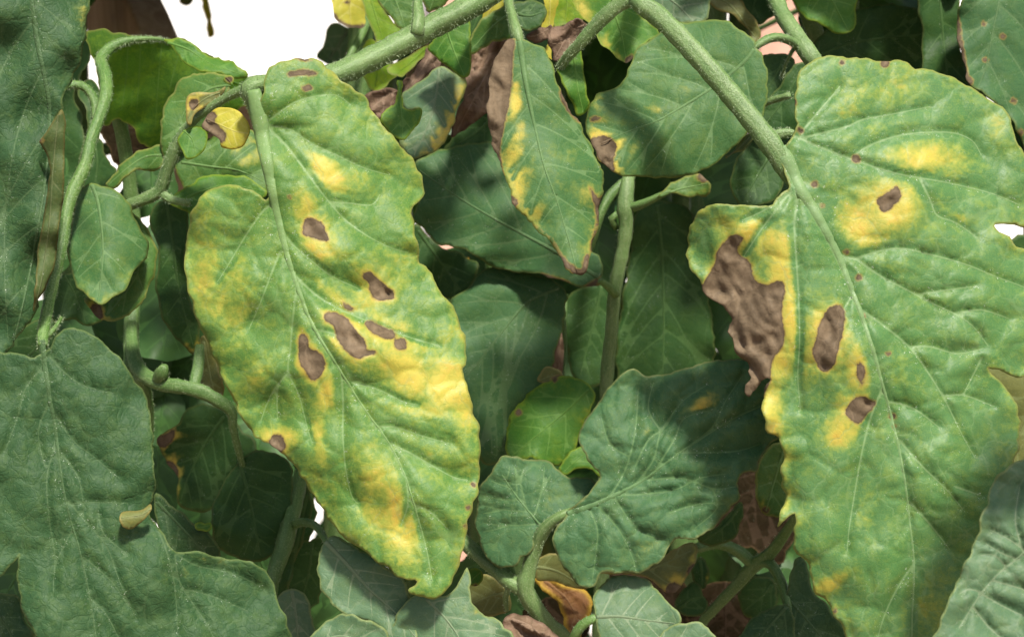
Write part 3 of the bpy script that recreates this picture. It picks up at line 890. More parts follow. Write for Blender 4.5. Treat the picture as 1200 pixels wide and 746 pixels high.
leaf(sb, 'cool', T(0, 200, "330,110 360,70 430,55 500,85 560,130 580,190 610,250 650,310 640,380 590,440 545,520 480,565 430,575 380,550 330,490 300,410 295,350 310,260 320,180"), T(0, 200, "400,60 430,150 450,330 440,480 430,570"),
     h=4, d=36.6, tilt=(.2, -.8), fold=1.8, wav=.12, nv=4, rib=(2.5, .6), yel=[(115, 350, 25, 12, 0, .6), (100, 310, 14, 20, 0, .4), (150, 322, 12, 14, 0, .35)])
leaf(sb, 'mid', T(0, 200, "470,150 590,195 640,255 680,320 690,400 660,500 600,600 500,655 430,645 395,610 370,560 420,560 480,500"), T(0, 200, "520,200 590,330 600,450 480,620"), h=4, d=37.4, tilt=(.5, -.3), fold=1.5, nv=4, rib=(2, .6), yel=[(112, 358, 14, 8, 0, 1.0)], spots=[T(0, 200, "400,585 440,590 450,640 415,650 392,615")])
leaf(sb, 'deep', P("60,330 80,318 100,330 120,350 118,375 100,382 85,372 66,378 55,360"), P("75,322 88,345 100,378"), h=5, d=40, nv=3, tilt=(.2, -.4), rib=(1.5, .5))
so = tube('leaf_stalk', [(154, 380, 41.4, 7.22), (156, 412, 40.5, 8.07), (166, 436, 39.6, 9.35), (190, 449, 39, 8.92), (215, 453, 38.8, 8.50), (240, 460, 38.8, 8.50), (270, 480, 39, 6.80), (273, 500, 39.2, 4.67), (280, 528, 39.6, 4.25), (286, 552, 40, 2.98)], 'stemd', pb, 'thick horizontal stem', hairs=.7, hlen=4,
          extra=[[(186, 446, 39, 7), (190, 436, 38.7, 8), (193, 429, 38.6, 5)], [(164, 440, 39.6, 9), (172, 460, 40, 6), (178, 490, 40.6, 3), (176, 530, 41, 1.5)], [(226, 456, 38.8, 6), (232, 430, 39.2, 7), (234, 405, 39.6, 5)]])
leaf(so, 'deep', P("283,535 300,528 325,533 342,545 342,580 332,620 320,650 300,658 270,650 252,640 248,615 250,590 262,565 275,545"), P("280,538 286,560 296,600 305,650"), h=4.5, d=39.9, tilt=(.2, -.4), fold=.6, nv=5, rib=(3, .7), vw=1.1)
leaf(so, 'deep', P("185,514 206,498 228,474 268,482 279,500 300,520 290,560 262,580 240,600 209,590 207,560 190,530"), P("262,488 240,520 220,560 212,585"), h=5, d=43, tilt=(-.2, -.2), nv=5, yel=[(192, 520, 12, 14, 0, .8), (208, 575, 8, 20, 0, .8)], spots=[P("184,512 196,508 205,500 204,512 196,522 188,526"), P("186,545 200,540 209,552 205,566 196,575 188,570")])
leaf(so, 'dark', P("180,580 200,590 225,612 245,625 258,650 240,665 205,660 190,640"), P("184,588 210,615 245,652"), h=5, d=38.5, tilt=(.2, -.3), nv=4)
leaf(so, 'fresh', P("228,614 234,611 240,613 247,612 248,618 243,622 236,621 230,620"), P("246,615 238,617 230,617"), h=2.5, d=38.2, tilt=(0, -1), nv=0, rib=(.8, .4), bulge=0, jag=.2, yel=[(238, 616, 14, 8, 0, .5)])
leaf(so, 'olive', P("236,395 246,400 256,425 262,455 256,470 244,462 232,452 230,430"), P("238,400 244,430 252,465"), h=4, d=39.9, nv=3, yel=[(246, 420, 10, 14, 0, .6)])
leaf(so, 'dark', P("-40,700 10,696 22,700 30,724 42,750 48,780 -40,790"), P("-20,700 5,730 30,775"), h=5, d=37.5, nv=4, tilt=(.3, -.4))
leaf(so, 'grey', P("332,692 350,690 362,705 368,735 368,775 335,790 322,715"), P("342,692 348,730 350,780"), h=5, d=38, nv=3, tilt=(.2, -.6))
leaf(so, 'deep', P("0,405 40,375 62,372 70,400 90,420 80,450 30,470 -20,450"), P("60,380 40,410 0,440"), h=6, d=42, nv=4)

# --- plant with the large spotted leaf on the right ------------------------------------
pc = plant(800, 58, 'tomato plant whose arched ribbed stalk carries the broad leaf with dead brown patch')
main_stem(pc, 800, 58, [(790, 900, 58, 13), (800, 300, 57, 13), (790, -40, 52, 13), (770, -150, 46, 12)])
sc_ = tube('leaf_stalk', [(772, -140, 45, 11), (765, -60, 38, 11.5), (748, -4, 34.8, 11), (768, 16, 34.4, 11), (790, 37, 34.1, 11), (836, 87, 33.7, 11.5), (881, 141, 33.4, 11.5), (905, 172, 33.2, 12), (921, 199, 33.2, 10), (935, 222, 33.4, 7), (948, 244, 33.6, 4)],
           'stem', pc, 'ribbed hairy green leaf stalk', hairs=2.6, hlen=5, ribs=.12,
           extra=[[(750, -2, 34.8, 8), (732, 2, 34.9, 9), (713, 16, 35, 8.5), (696, 33, 35.2, 8), (680, 51, 35.4, 7), (666, 66, 35.7, 6), (655, 80, 36, 4)], [(900, 160, 33.3, 7), (925, 156, 33.3, 5.5), (945, 163, 33.3, 4)]])
B_out = P("934,151 932,134 932,107 935,88 944,76 962,68 988,67 1015,69 1039,71 1058,72 1066,75 1073,80 1093,82 1112,90 1133,99 1157,115 1179,130 1185,139 1187,153 1192,166 1199,177 1206,192 1214,215 1218,245 1216,266 1200,268 1182,263 1166,262 1172,271 1182,279 1192,287 1206,296 1222,330 1225,390 1222,430 1200,441 1179,438 1163,431 1157,430 1163,438 1173,448 1185,463 1192,476 1195,490 1194,515 1188,545 1178,580 1165,625 1152,680 1140,730 1128,790 1010,795 992,746 986,733 978,720 972,710 963,700 954,693 952,680 948,664 940,653 932,645 929,629 932,610 931,601 925,604 917,612 911,617 913,605 919,589 919,578 915,562 915,549 919,538 918,526 911,514 901,506 895,490 893,470 897,455 902,445 896,445 892,447 884,455 878,465 875,462 875,451 879,438 877,428 868,420 860,404 856,393 855,388 857,372 847,358 836,351 827,343 823,334 814,321 806,305 805,283 808,267 814,254 823,246 839,239 868,240 900,240 908,236 917,227 926,220 921,205 915,190 918,175")
B_mid = P("915,172 925,195 936,220 955,250 980,297 1000,345 1018,395 1034,450 1050,510 1060,560 1066,610 1071,660 1069,720 1068,785")
B_v = [P("926,157 960,172 1000,187 1050,203 1110,214 1160,226 1195,240"), P("996,186 1018,171 1058,158 1110,155 1138,164 1150,182"), P("943,161 990,149 1012,140 1045,134 1090,125"), P("940,154 958,132 972,116 985,100"),
       P("1078,210 1090,234 1098,252 1120,261 1142,276"), P("983,299 1003,302 1030,294 1057,291 1090,298 1130,309 1165,323 1205,338"), P("1003,303 1030,322 1060,338 1092,355 1120,368 1140,382 1158,405"),
       P("1074,345 1100,341 1145,335"), P("1120,367 1150,363 1182,373"), P("1008,362 1035,381 1066,407 1090,440 1108,470 1128,510 1142,535"), P("1066,406 1090,406 1122,414 1152,408"), P("1105,464 1130,463 1165,476"),
       P("1050,511 1080,545 1110,574 1128,596"), P("1066,588 1090,614 1112,642"), P("936,222 931,260 933,300 936,350 937,400 935,440 938,480"), P("927,224 908,248 890,272 872,300"), P("1034,455 1020,490 1010,530 1002,575 995,620 993,645"),
       P("1071,660 1052,688 1036,722 1025,760"), P("1000,345 990,360 985,375"), P("1120,570 1150,580"), P("927,224 900,244 870,258"), P("1150,420 1130,460"), P("1040,470 1070,478 1100,500")]
B_dead = T(600, 200, "820,500 835,495 860,450 885,410 900,350 930,310 955,283 990,280 1010,300 985,340 1000,370 1040,400 1050,450 1070,485 1119,500") + \
    P("911,329 918,331 920,342 917,355 916,371 919,388 919,400 914,410 906,420 903,438 902,447 890,470 870,475 850,410 840,370 815,350")
B_sp = [B_dead, T(900, 200, "475,125 500,110 540,85 560,68 582,95 575,130 550,150 530,175 500,182 485,160"),
        P("954,404 959,385 967,366 976,358 987,359 990,372 988,388 983,406 978,426 967,436 958,428 952,412"),
        T(900, 380, "390,170 410,168 424,200 416,240 412,272 402,268 400,245 387,215"), T(900, 380, "343,365 370,330 405,312 440,325 470,338 460,362 440,387 400,432 372,425 340,395"),
        [(955, 216, 4)], [(964, 241, 2.2)], [(992, 295, 3)], [(1006, 325, 3.6)], [(1012, 370, 2.3)], [(1003, 186, 5)], [(1037, 74, 5)], [(987, 73, 3)], [(1046, 487, 4)], [(930, 120, 3.5)], [(928, 107, 3)], [(1041, 414, 2.5)], [(1048, 500, 2)], [(978, 715, 3)], [(938, 153, 4)]]
B_y = [(1085, 185, 48, 18, 5, .95), (1045, 240, 42, 34, 0, 1.0), (1000, 268, 42, 30, 40, .95), (1010, 300, 14, 14, 0, .6), (940, 190, 18, 22, 0, .85), (963, 215, 14, 18, 0, .6), (885, 275, 40, 26, 15, .9), (915, 310, 18, 50, 0, 1.0), (850, 275, 16, 34, 0, .6),
       (928, 370, 12, 60, 0, 1.05), (912, 420, 18, 30, 0, 1.0), (968, 395, 28, 46, 8, 1.0), (1005, 430, 13, 32, 0, 1.0), (1000, 480, 22, 22, -30, .9), (985, 505, 26, 20, -30, .9), (903, 480, 16, 44, 0, .95), (915, 540, 16, 34, 0, .65), (920, 590, 10, 20, 0, .8),
       (970, 685, 26, 9, -25, .9), (1050, 100, 30, 26, 0, .5), (1000, 110, 24, 40, 20, .45), (1020, 150, 30, 16, 0, .4), (1170, 150, 14, 20, 0, .5), (960, 280, 20, 20, 0, .5), (1040, 320, 20, 18, 0, .35), (1050, 440, 30, 30, 0, .32), (1090, 720, 40, 40, 0, .45), (1010, 590, 20, 40, 0, .35), (1120, 255, 24, 8, 20, .5)]
leaf(sc_, 'spotb', B_out, B_mid, 'broad yellowing leaflet with a torn dead brown patch and brown spots', veins=B_v, h=3.8, d=33.1, tilt=(.12, -.30), fold=.30, bend=.03, wav=.15, wl=130, ruff=.10, bulge=.22, spots=B_sp, yel=[b[:5] + (b[5] * .97,) for b in B_y],
     rib=(11, 1.2), vtube=True, cells=.055, csize=36, halo=.75, yedge=.40, vw=1.25)
leaf(sc_, 'fresh', T(600, 0, "190,292 240,240 295,215 308,255 320,340 325,400 342,450 320,490 290,505 270,470 230,390 205,340"), T(600, 0, "270,225 275,300 290,400 310,490"), 'small tapering bright leaflet under the arch', h=3.5, d=36, tilt=(.8, -.3), fold=2, nv=4, rib=(2, .5), yel=[(668, 127, 10, 8, 0, .6)])
leaf(sc_, 'fresh', T(600, 0, "255,-60 470,-60 530,30 630,130 635,150 575,200 535,240 500,283 480,270 440,230 400,200 370,170 350,110 300,70 270,30"), T(600, 0, "430,-50 450,60 480,160 500,270"), 'yellow-edged leaflet behind the arched stalk', h=4, d=38.5, tilt=(.2, -.2), fold=.8, nv=5, rib=(2, .6), solid=False,
     yel=[(680, 15, 16, 24, -30, 1.0), (712, 55, 16, 20, 0, .8), (722, 68, 16, 8, 0, .9)], spots=[T(600, 0, "490,275 510,245 535,240 530,265 505,300")])
leaf(sc_, 'dead', T(600, 0, "165,140 230,105 290,95 325,100 310,150 280,190 240,230 190,268 175,220"), T(600, 0, "315,110 250,150 190,250"), 'crumpled dead brown leaflet', h=3, d=38, tilt=(.3, .3), crinkle=.3, nv=3, rib=(1.2, .5), jag=2)
leaf(sc_, 'yellow', T(600, 0, "120,-60 205,-60 190,60 180,120 160,190 145,230 172,265 178,262 150,130 130,118 152,68 140,20"), T(600, 0, "170,-50 165,60 160,180"), h=3.5, d=39.5, nv=2, rib=(1.2, .5), solid=False)
leaf(sc_, 'lime', T(600, 0, "180,-60 300,-60 330,60 290,110 230,110 185,120"), T(600, 0, "240,-50 240,30 230,105"), h=4, d=41, nv=3, rib=(1.2, .5), solid=False)
leaf(sc_, 'dead', T(600, 0, "60,150 110,130 150,125 170,105 178,130 160,150 150,180 110,195 70,175"), T(600, 0, "70,160 110,155 165,125"), h=3, d=39.2, crinkle=.3, nv=2, rib=(1.2, .5), jag=1.5)
sj = tube('leaf_stalk', [(640, -80, 46, 8), (605, -40, 39, 8), (596, -5, 37, 5.5), (600, 18, 36.2, 6), (606, 42, 35.55, 7.5), (611, 60, 35.6, 6), (616, 84, 35.8, 3)], 'stem', pc, hairs=1.8, hlen=4)
J_out = P("599,46 612,46 622,51 635,55 641,66 648,78 654,99 667,126 678,142 688,161 699,185 706,200 707,221 703,240 702,259 697,278 692,297 687,315 681,322 671,322 664,315 654,299 643,283 627,267 616,256 605,243 598,228 588,197 577,168 571,140 573,105 578,76 586,58")
leaf(sj, 'cool', J_out, P("609,48 616,95 626,145 638,195 653,237 667,283 676,318"), 'pointed green leaflet with dead brown left edge and yellow margin', h=3.4, d=35.4, tilt=(.35, -.45), fold=1.0, wav=.12, ruff=.10, bulge=.05, vtube=True, nv=6, rib=(5, 1.0), halo=.6,
     spots=[P("568,100 575,70 588,50 602,46 601,70 600,92 596,125 590,152 586,176 590,205 596,228 590,225 575,180 566,140"), T(600, 0, "203,385 232,415 272,488 300,535 282,525 242,482 213,430"), T(600, 200, "340,68 378,120 400,110 398,170 380,225 362,290 350,360 340,350 352,290 368,200 350,110"),
            T(600, 200, "90,235 150,280 182,315 205,368 240,428 292,460 325,440 340,365 318,378 300,432 260,408 215,365 175,300 130,268"), T(600, 200, "-20,110 15,118 25,150 8,160 -18,135")],
     yel=[(606, 120, 10, 60, 0, 1.0), (605, 200, 16, 40, 0, .95), (625, 250, 22, 20, 45, .7), (665, 130, 10, 40, -25, .35), (690, 230, 12, 30, 0, .5), (650, 200, 30, 60, 0, .35)])

# --- plant behind on the right: round leaf, stalk, bluish leaves -------------------------
pd = plant(1010, 52, 'tomato plant behind the broad spotted leaf with a round leaf on a curved stalk')
main_stem(pd, 1010, 52, [(1000, 900, 52, 13), (1005, 400, 51, 12), (960, 60, 46, 11), (900, -60, 44, 10)])
sd_ = tube('leaf_stalk', [(893, -60, 43.5, 9), (898, -20, 40, 9), (910, 3, 38.5, 9), (918, 20, 38, 9), (936, 47, 37.3, 9.5), (952, 70, 37, 10), (975, 105, 37.5, 8), (1010, 160, 39, 8)], 'stem', pd, 'pale green stalk', hairs=1.6, hlen=5,
           extra=[[(940, 60, 37.2, 5), (930, 50, 37, 5), (915, 44, 36.6, 5), (900, 46, 36.3, 5), (886, 55, 36.15, 4.2), (878, 64, 36.3, 2.5)], [(930, 58, 37.5, 2.5), (922, 72, 38, 2), (916, 90, 38.6, 1.5)], [(925, 112, 39, 4), (905, 118, 39.4, 4), (885, 125, 39.8, 4), (850, 130, 40.5, 4)]])
K_out = P("886,56 884,47 873,38 857,28 841,25 814,25 793,27 772,40 750,54 742,67 737,78 735,88 726,99 718,105 707,107 699,111 692,123 688,137 686,150 691,161 697,174 702,188 716,200 736,206 765,209 790,209 822,200 845,187 868,164 891,141 898,120 900,100 897,77 892,62")
leaf(sd_, 'cool', K_out, P("884,58 870,75 835,103 800,125 770,142 740,153 705,168"), 'round green leaflet with a brown spot in a yellow halo at its tip', h=3.6, d=36.1, tilt=(-.2, -.45), fold=.5, wav=.14, ruff=.10, bulge=.12, vtube=True, nv=5, rib=(3, .9), seed=77,
     spots=[T(600, 0, "345,610 400,595 452,620 457,660 440,700 452,750 410,735 378,695 352,650"), T(600, 0, "340,515 370,508 385,520 365,532 342,530")], yel=[(722, 170, 22, 20, 0, 1.1), (700, 120, 10, 14, 0, .6), (768, 130, 16, 8, 0, .6), (805, 100, 12, 8, 0, .35), (700, 150, 12, 14, 0, .7)])
leaf(sd_, 'dull', P("1125,3 1140,-5 1160,-40 1240,-45 1245,270 1205,180 1185,140 1160,115 1137,100 1131,75 1122,40"), P("1180,-40 1165,30 1155,80 1145,105"), 'bluish green leaflet with small brown flecks', h=4, d=40, tilt=(.3, -.3), fold=.5, nv=4, rib=(2, .6), bulge=.12,
     spots=[[(1175, 43, 3)], [(1155, 70, 3)], [(1188, 118, 3.5)], [(1196, 155, 3)], [(1153, 28, 2.5)], [(1136, 95, 4)], P("1119,20 1124,22 1131,70 1136,98 1130,90 1122,50")])
leaf(sd_, 'deep', P("1078,-40 1122,-40 1124,40 1131,75 1140,110 1100,115 1082,85 1080,40"), P("1100,-35 1104,30 1112,110"), h=4.5, d=41.5, tilt=(.5, 0), nv=3)
leaf(sd_, 'fresh', P("915,-40 1000,-45 1004,12 1003,30 992,38 975,37 950,22 932,8"), P("955,-40 975,0 994,36"), h=4, d=40.5, tilt=(.2, -.3), fold=1, nv=4)
leaf(sd_, 'deep', P("880,155 888,135 900,118 911,102 935,72 950,80 940,100 934,125 935,152 925,160 905,165"), P("940,80 920,115 890,155"), h=4.5, d=40.2, nv=4)
leaf(sd_, 'olive', T(600, 0, "810,-50 960,-60 1000,0 1085,140 1055,185 1020,120 960,60 880,30"), T(600, 0, "870,-40 960,30 1060,160"), h=4, d=41.5, nv=4)
leaf(sd_, 'grey', T(600, 0, "600,-60 840,-60 860,60 810,100 730,102 680,70 620,20"), T(600, 0, "640,-40 720,20 790,95"), h=4, d=41, nv=4, bulge=.12)
leaf(sd_, 'deep', P("868,178 890,160 905,182 920,205 913,226 896,240 868,242 855,215"), P("900,185 885,210 870,238"), h=4.5, d=40.5, nv=4, tilt=(.3, -.4))
leaf(sd_, 'grey', T(600, 0, "930,690 980,650 1010,600 1050,583 1045,620 1000,655"), T(600, 0, "1045,590 1010,630 940,685"), h=3, d=36.6, nv=2, rib=(1, .4), tilt=(0, .5))
leaf(sd_, 'deep', P("945,72 985,20 1040,5 1085,20 1088,75 1060,85 1000,85"), P("950,70 1000,50 1080,40"), h=5, d=43.5, nv=5, tilt=(.2, .5))
leaf(sd_, 'deep', P("1160,300 1235,290 1245,470 1220,500 1190,470 1160,430"), P("1235,300 1210,380 1190,460"), h=6, d=41, nv=4)
leaf(sd_, 'olive', P("1150,430 1240,440 1240,560 1190,560 1170,500"), P("1235,450 1205,490 1180,540"), h=6, d=39.5, nv=4)

# --- plant in the middle ------------------------------------------------------------------
pe = plant(712, 47, 'tomato plant in the middle with a bare upright stem between dark green leaves')
main_stem(pe, 705, 46, [(700, 900, 45, 11), (708, 560, 43.5, 8), (711, 440, 43, 8), (716, 390, 42.6, 7.5), (720, 340, 42.2, 8), (728, 300, 42, 8), (733, 265, 41.8, 8.5), (732, 240, 41.7, 10), (735, 215, 41.8, 8), (738, 190, 42.2, 8), (740, 120, 43, 8)], mat='stem', r=12, hairs=.15)
se = tube('leaf_stalk', [(722, 345, 42, 5), (712, 335, 41.6, 4.5), (703, 328, 41.4, 4)], 'stemb', pe)
leaf(se, 'dull', P("705,326 702,331 686,336 666,331 635,321 605,318 574,311 549,295 533,288 513,285 493,267 483,255 490,234 482,210 488,191 503,181 523,173 569,166 610,180 650,230 676,280 702,300 706,318"), P("703,326 650,294 590,262 540,233 492,200"),
     'dark green leaflet behind the pointed one', h=4.2, d=41.4, tilt=(-.1, -.5), fold=.7, wav=.2, bulge=.06, nv=6, rib=(3, .8), vw=1.2, vtube=True, yel=[(660, 330, 24, 6, 10, .5)], spots=[P("634,320 652,326 668,331 668,335 650,333"), P("690,332 702,326 704,330 698,336 684,338")])
leaf(se, 'dull', P("528,350 545,340 560,322 575,313 600,317 640,325 662,338 664,360 656,395 646,430 640,446 625,460 610,475 600,490 596,510 592,536 575,545 562,535 558,500 548,470 540,430 538,400 530,368"), P("655,337 621,352 600,374 568,415 545,443"),
     'broad dull green leaflet beside the spotted leaf', h=4.2, d=42.5, tilt=(.1, -.5), fold=.5, wav=.2, bulge=.06, nv=6, rib=(2.5, .8), vw=1.2, vtube=True)
leaf(se, 'deep', P("745,250 770,235 800,240 815,260 828,330 834,370 838,420 828,455 780,465 730,460 722,400 735,320"), P("770,240 776,300 778,380 776,455"), h=5, d=47, tilt=(.3, 0), fold=.5, nv=6)
leaf(se, 'mid', T(600, 200, "640,112 700,60 800,15 850,28 868,80 850,115 780,112 700,102"), T(600, 200, "645,112 720,85 855,55"), h=4, d=41.2, tilt=(.2, -.4), nv=3, rib=(2, .6), halo=.3, yel=[(815, 218, 20, 14, 0, .4)], spots=[T(600, 200, "810,8 850,15 858,40 830,50 812,30")])
st2 = tube('leaf_stalk', [(732, 245, 41.8, 6), (750, 240, 41.5, 5.5), (772, 230, 41.3, 4), (785, 224, 41.2, 3)], 'stemd', pe, extra=[[(733, 212, 42, 6), (716, 228, 41.8, 6.5), (704, 250, 41.6, 5), (700, 268, 41.7, 3.5), (690, 300, 42.2, 3)], [(722, 268, 41.9, 3), (716, 256, 41.7, 4), (724, 250, 41.7, 4)]])
leaf(se, 'fresh', P("660,440 678,443 691,452 697,463 695,474 688,487 678,514 667,533 654,546 640,543 621,535 611,541 600,538 594,533 593,509 598,484 608,474 621,460 640,447"), P("690,456 665,480 635,505 600,534"),
     'smooth bright green cupped leaflet', h=3.6, d=41, tilt=(-.35, -.7), fold=1.4, wav=.06, bulge=.02, nv=4, rib=(1.6, .6), spots=[[(608, 483, 3.5)], [(650, 444, 3)]], yedge=.35)
leaf(se, 'fresh', T(600, 380, "200,630 260,555 320,525 360,540 382,600 384,662 350,632 280,627 235,655"), T(600, 380, "380,620 320,570 230,640"), h=3.2, d=40.4, tilt=(-.3, -.6), nv=2, rib=(1.2, .5), bulge=.02, yel=[(690, 530, 22, 16, 0, .35)])
leaf(se, 'olive', T(600, 380, "110,240 150,188 212,208 225,245 150,262"), T(600, 380, "215,225 170,225 120,245"), h=3, d=41.8, nv=2, rib=(1, .4), spots=[T(600, 380, "170,235 210,222 215,245 180,255")])
tube('dead_tendril', [(664, 345, 43.5, 2), (661, 380, 43.3, 3), (663, 410, 43.3, 2), (660, 445, 43, 1.5)], 'stemd', pe)
leaf(se, 'dead', P("652,395 658,383 662,400 663,425 658,440 650,436 647,420"), P("657,386 656,410 654,436"), h=3, d=44, nv=2, rib=(1, .4), crinkle=.2)
leaf(se, 'deep', P("664,350 705,330 722,350 718,400 712,440 690,455 672,440 664,410"), P("705,335 695,380 680,440"), h=5, d=46, nv=5)
leaf(se, 'deep', P("486,262 510,284 545,300 560,312 548,345 525,350 500,330 480,300"), P("490,270 515,305 540,340"), h=5, d=46, nv=4)
leaf(se, 'rust', T(300, 200, "760,440 850,410 935,385 918,505 860,555 800,525"), T(300, 200, "780,450 850,470 905,500"), 'dark dead leaflet', h=4, d=47, nv=2, crinkle=.2)

# --- plant at the bottom: wrinkled leaf on a forked pale stem --------------------------------
pf = plant(668, 41, 'low tomato plant with a wrinkled dark leaf on a forked pale stem')
sf = tube('stem', [(700, ground_y(41) + 60, 41, 15), (690, ground_y(41) * .6, 41, 14), (684, 1300, 40.5, 10.32), (680, 860, 39.8, 9.46), (664, 756, 37.6, 9.46), (643, 733, 36.9, 9.89), (627, 712, 36.4, 10.32), (615, 690, 36.1, 11.18), (619, 668, 36, 9.03), (627, 641, 35.9, 8.60), (640, 617, 35.6, 7.74), (662, 602, 35.4, 6.02), (685, 594, 35.55, 3.44)],
          'stem', pf, 'pale green forked hairy stem', hairs=1.0, hlen=5, extra=[[(615, 690, 36.2, 10), (600, 683, 36.2, 10), (581, 667, 36.5, 9), (563, 652, 36.9, 9), (545, 636, 37.3, 8.5), (525, 615, 38, 8)], [(598, 684, 36.2, 4), (592, 700, 36.5, 3), (594, 715, 36.8, 2)]])
X_out = P("690,577 703,556 690,540 678,514 683,495 702,471 715,450 729,438 742,432 761,440 782,436 804,431 822,424 841,421 868,421 900,424 920,440 922,480 912,510 900,524 892,534 887,551 873,552 864,566 869,584 854,596 838,616 814,630 790,633 778,652 756,667 731,670 706,670 694,687 677,684 662,665 648,642 649,622 660,606 672,594")
leaf(sf, 'bull', X_out, P("665,602 698,590 725,578 755,562 790,535 820,515 860,490 910,468"), 'large wrinkled dark green leaflet with raised cells', h=3.6, d=35.3, tilt=(-.12, -.38), fold=.35, wav=.16, ruff=.14, bulge=.26, cells=.085, csize=34, vtube=True, rib=(5.5, 1.2), vw=1.1,
     veins=[P("712,585 728,560 738,535 745,500 748,455"), P("740,572 765,540 775,505 800,470 830,450"), P("765,555 790,515 802,490 835,480"), P("800,528 835,500 850,470 870,440"), P("725,580 760,578 792,573 820,560 850,555"), P("760,562 800,560 835,572 862,570"), P("720,583 735,605 755,625 780,632"),
            P("690,595 700,620 698,650 694,680"), P("800,530 830,530 865,528 890,520"), P("700,592 725,620 740,650 745,668"), P("738,535 715,520 705,490"), P("775,505 760,480 765,450"), P("835,572 840,595 815,618"), P("745,545 760,515 780,500 790,480"), P("785,600 820,590 850,590")],
     yel=[(820, 475, 26, 10, -40, .65), (762, 505, 16, 10, -30, .5), (840, 470, 10, 12, -30, .4), (757, 640, 24, 10, -30, .35)], halo=.3, yedge=.12)
leaf(sf, 'bull', P("557,596 564,566 584,542 594,533 613,538 633,537 652,549 667,557 700,566 694,578 662,601 643,612 628,630 621,650 611,652 606,658 594,665 579,662 567,645 557,616"), P("636,618 622,602 606,582 588,556"), 'grey-green wrinkled side leaflet', h=3.5, d=35.8, tilt=(-.25, -.55), cells=.06, fold=.7, wav=.12, bulge=.16, nv=4, rib=(2, .7), vtube=True, yel=[(640, 585, 16, 20, 0, .3)])
leaf(sf, 'olive', T(600, 546, "380,465 500,445 590,435 680,375 795,332 805,400 772,460 745,520 690,555 660,545 600,495 520,475"), T(600, 546, "450,460 600,450 780,370"), 'olive leaflet with rusty torn edge', h=3.5, d=40.5, nv=4, tilt=(.1, -.6), spots=[T(600, 546, "670,545 690,510 740,520 750,545 700,600"), T(600, 546, "765,470 780,430 805,425 800,480")], yel=[(795, 680, 10, 8, 0, 1), (812, 655, 8, 14, 0, .8)])
leaf(sf, 'rust', T(600, 546, "100,492 160,488 240,520 300,533 352,580 347,640 312,692 300,770 240,800 235,700 190,580 120,525"), T(600, 546, "140,500 240,580 290,690"), 'rust-brown dead leaflet with yellow edge', h=3.5, d=42, nv=3, crinkle=.15, tilt=(0, -.8))
leaf(sf, 'olive', T(600, 546, "100,420 190,380 260,440 330,530 250,525 170,500 110,495"), T(600, 546, "110,440 200,460 310,525"), h=4, d=41, nv=3)
leaf(sf, 'deep', T(600, 546, "710,590 800,505 850,590 830,650 750,645"), T(600, 546, "735,620 780,580 840,570"), h=4, d=41.5, nv=3, tilt=(0, -.5))
leaf(sf, 'deep', T(600, 546, "790,450 830,395 862,460 855,525 805,535"), T(600, 546, "820,410 830,460 830,530"), h=4, d=42.5, nv=2, yel=[(828, 675, 5, 12, 0, .8)])
leaf(sf, 'deep', T(600, 546, "810,300 900,260 1000,150 1012,220 980,300 920,340 840,340"), T(600, 546, "1000,170 930,260 830,330"), h=4, d=40.5, nv=4)
leaf(sf, 'dead', T(600, 546, "-30,655 60,650 130,678 175,720 220,790 -20,800"), T(600, 546, "0,670 80,700 180,780"), 'curled dead grey-brown leaflet', h=3, d=35.8, crinkle=.35, nv=3, tilt=(0, -1.0), jag=1.5)
s7 = tube('leaf_stalk', [(655, 790, 37.6, 5), (670, 752, 35.6, 5.5), (681, 733, 35.2, 5.5), (696, 724, 35.1, 5), (708, 722, 35.2, 3)], 'stemb', pf, hairs=1.0, hlen=4)
leaf(s7, 'grey', P("697,722 696,701 705,683 718,675 739,674 755,677 766,688 777,699 790,712 798,727 790,745 768,770 707,775 702,745"), P("699,723 725,722 755,726 790,730"), 'small grey-green leaflet on a curved stalk', h=3.4, d=35.05, tilt=(.1, -.9), fold=.8, wav=.08, bulge=.06, nv=4, rib=(3, .8), vtube=True)
leaf(s7, 'grey', P("762,760 785,735 800,729 815,728 830,735 846,760 840,785 775,790"), P("770,760 800,750 835,760"), h=4, d=34.6, nv=3, tilt=(0, -.7))
s8 = tube('leaf_stalk', [(353, 550, 41.5, 7), (349, 570, 41, 8.5), (341, 603, 40, 9.5), (332, 640, 39.3, 9.5), (322, 668, 38.8, 8.5), (316, 695, 38.6, 8), (315, 760, 39, 8), (330, 1000, 41, 9), (500, 1500, 42, 9), (680, 2000, 41.4, 9)], 'stemd', pf, 'slanting ribbed stem', hairs=.6, ribs=.14, extra=[[(340, 618, 39.8, 5), (352, 611, 39.4, 5), (368, 614, 38.6, 4.5), (378, 626, 35.6, 4), (384, 638, 34.6, 2.5)]])
leaf(s8, 'grey', P("380,634 391,628 407,634 434,651 461,672 474,680 478,696 481,712 488,734 486,762 458,760 446,735 421,724 399,716 383,699 374,680 372,659"), P("381,634 407,661 434,691 461,715 486,745"), 'grey-green pointed leaflet below the long spotted leaf', h=3.8, d=34.4, tilt=(.1, -.6), fold=.7, wav=.1, bulge=.05, nv=5, rib=(3, .8), vtube=True)
leaf(s8, 'grey', P("452,770 458,737 475,706 490,697 520,700 536,682 548,664 552,700 562,716 580,725 597,740 604,775 540,790"), P("500,702 520,722 535,742 552,775"), h=4, d=33.9, tilt=(0, -.4), fold=.5, nv=4, rib=(2, .6), yel=[(560, 720, 30, 10, 20, .4)])
leaf(s8, 'grey', P("345,770 372,736 395,722 406,719 440,730 453,742 462,780 400,800"), P("360,765 395,745 440,755"), h=4, d=33.6, tilt=(0, -.4), nv=4)
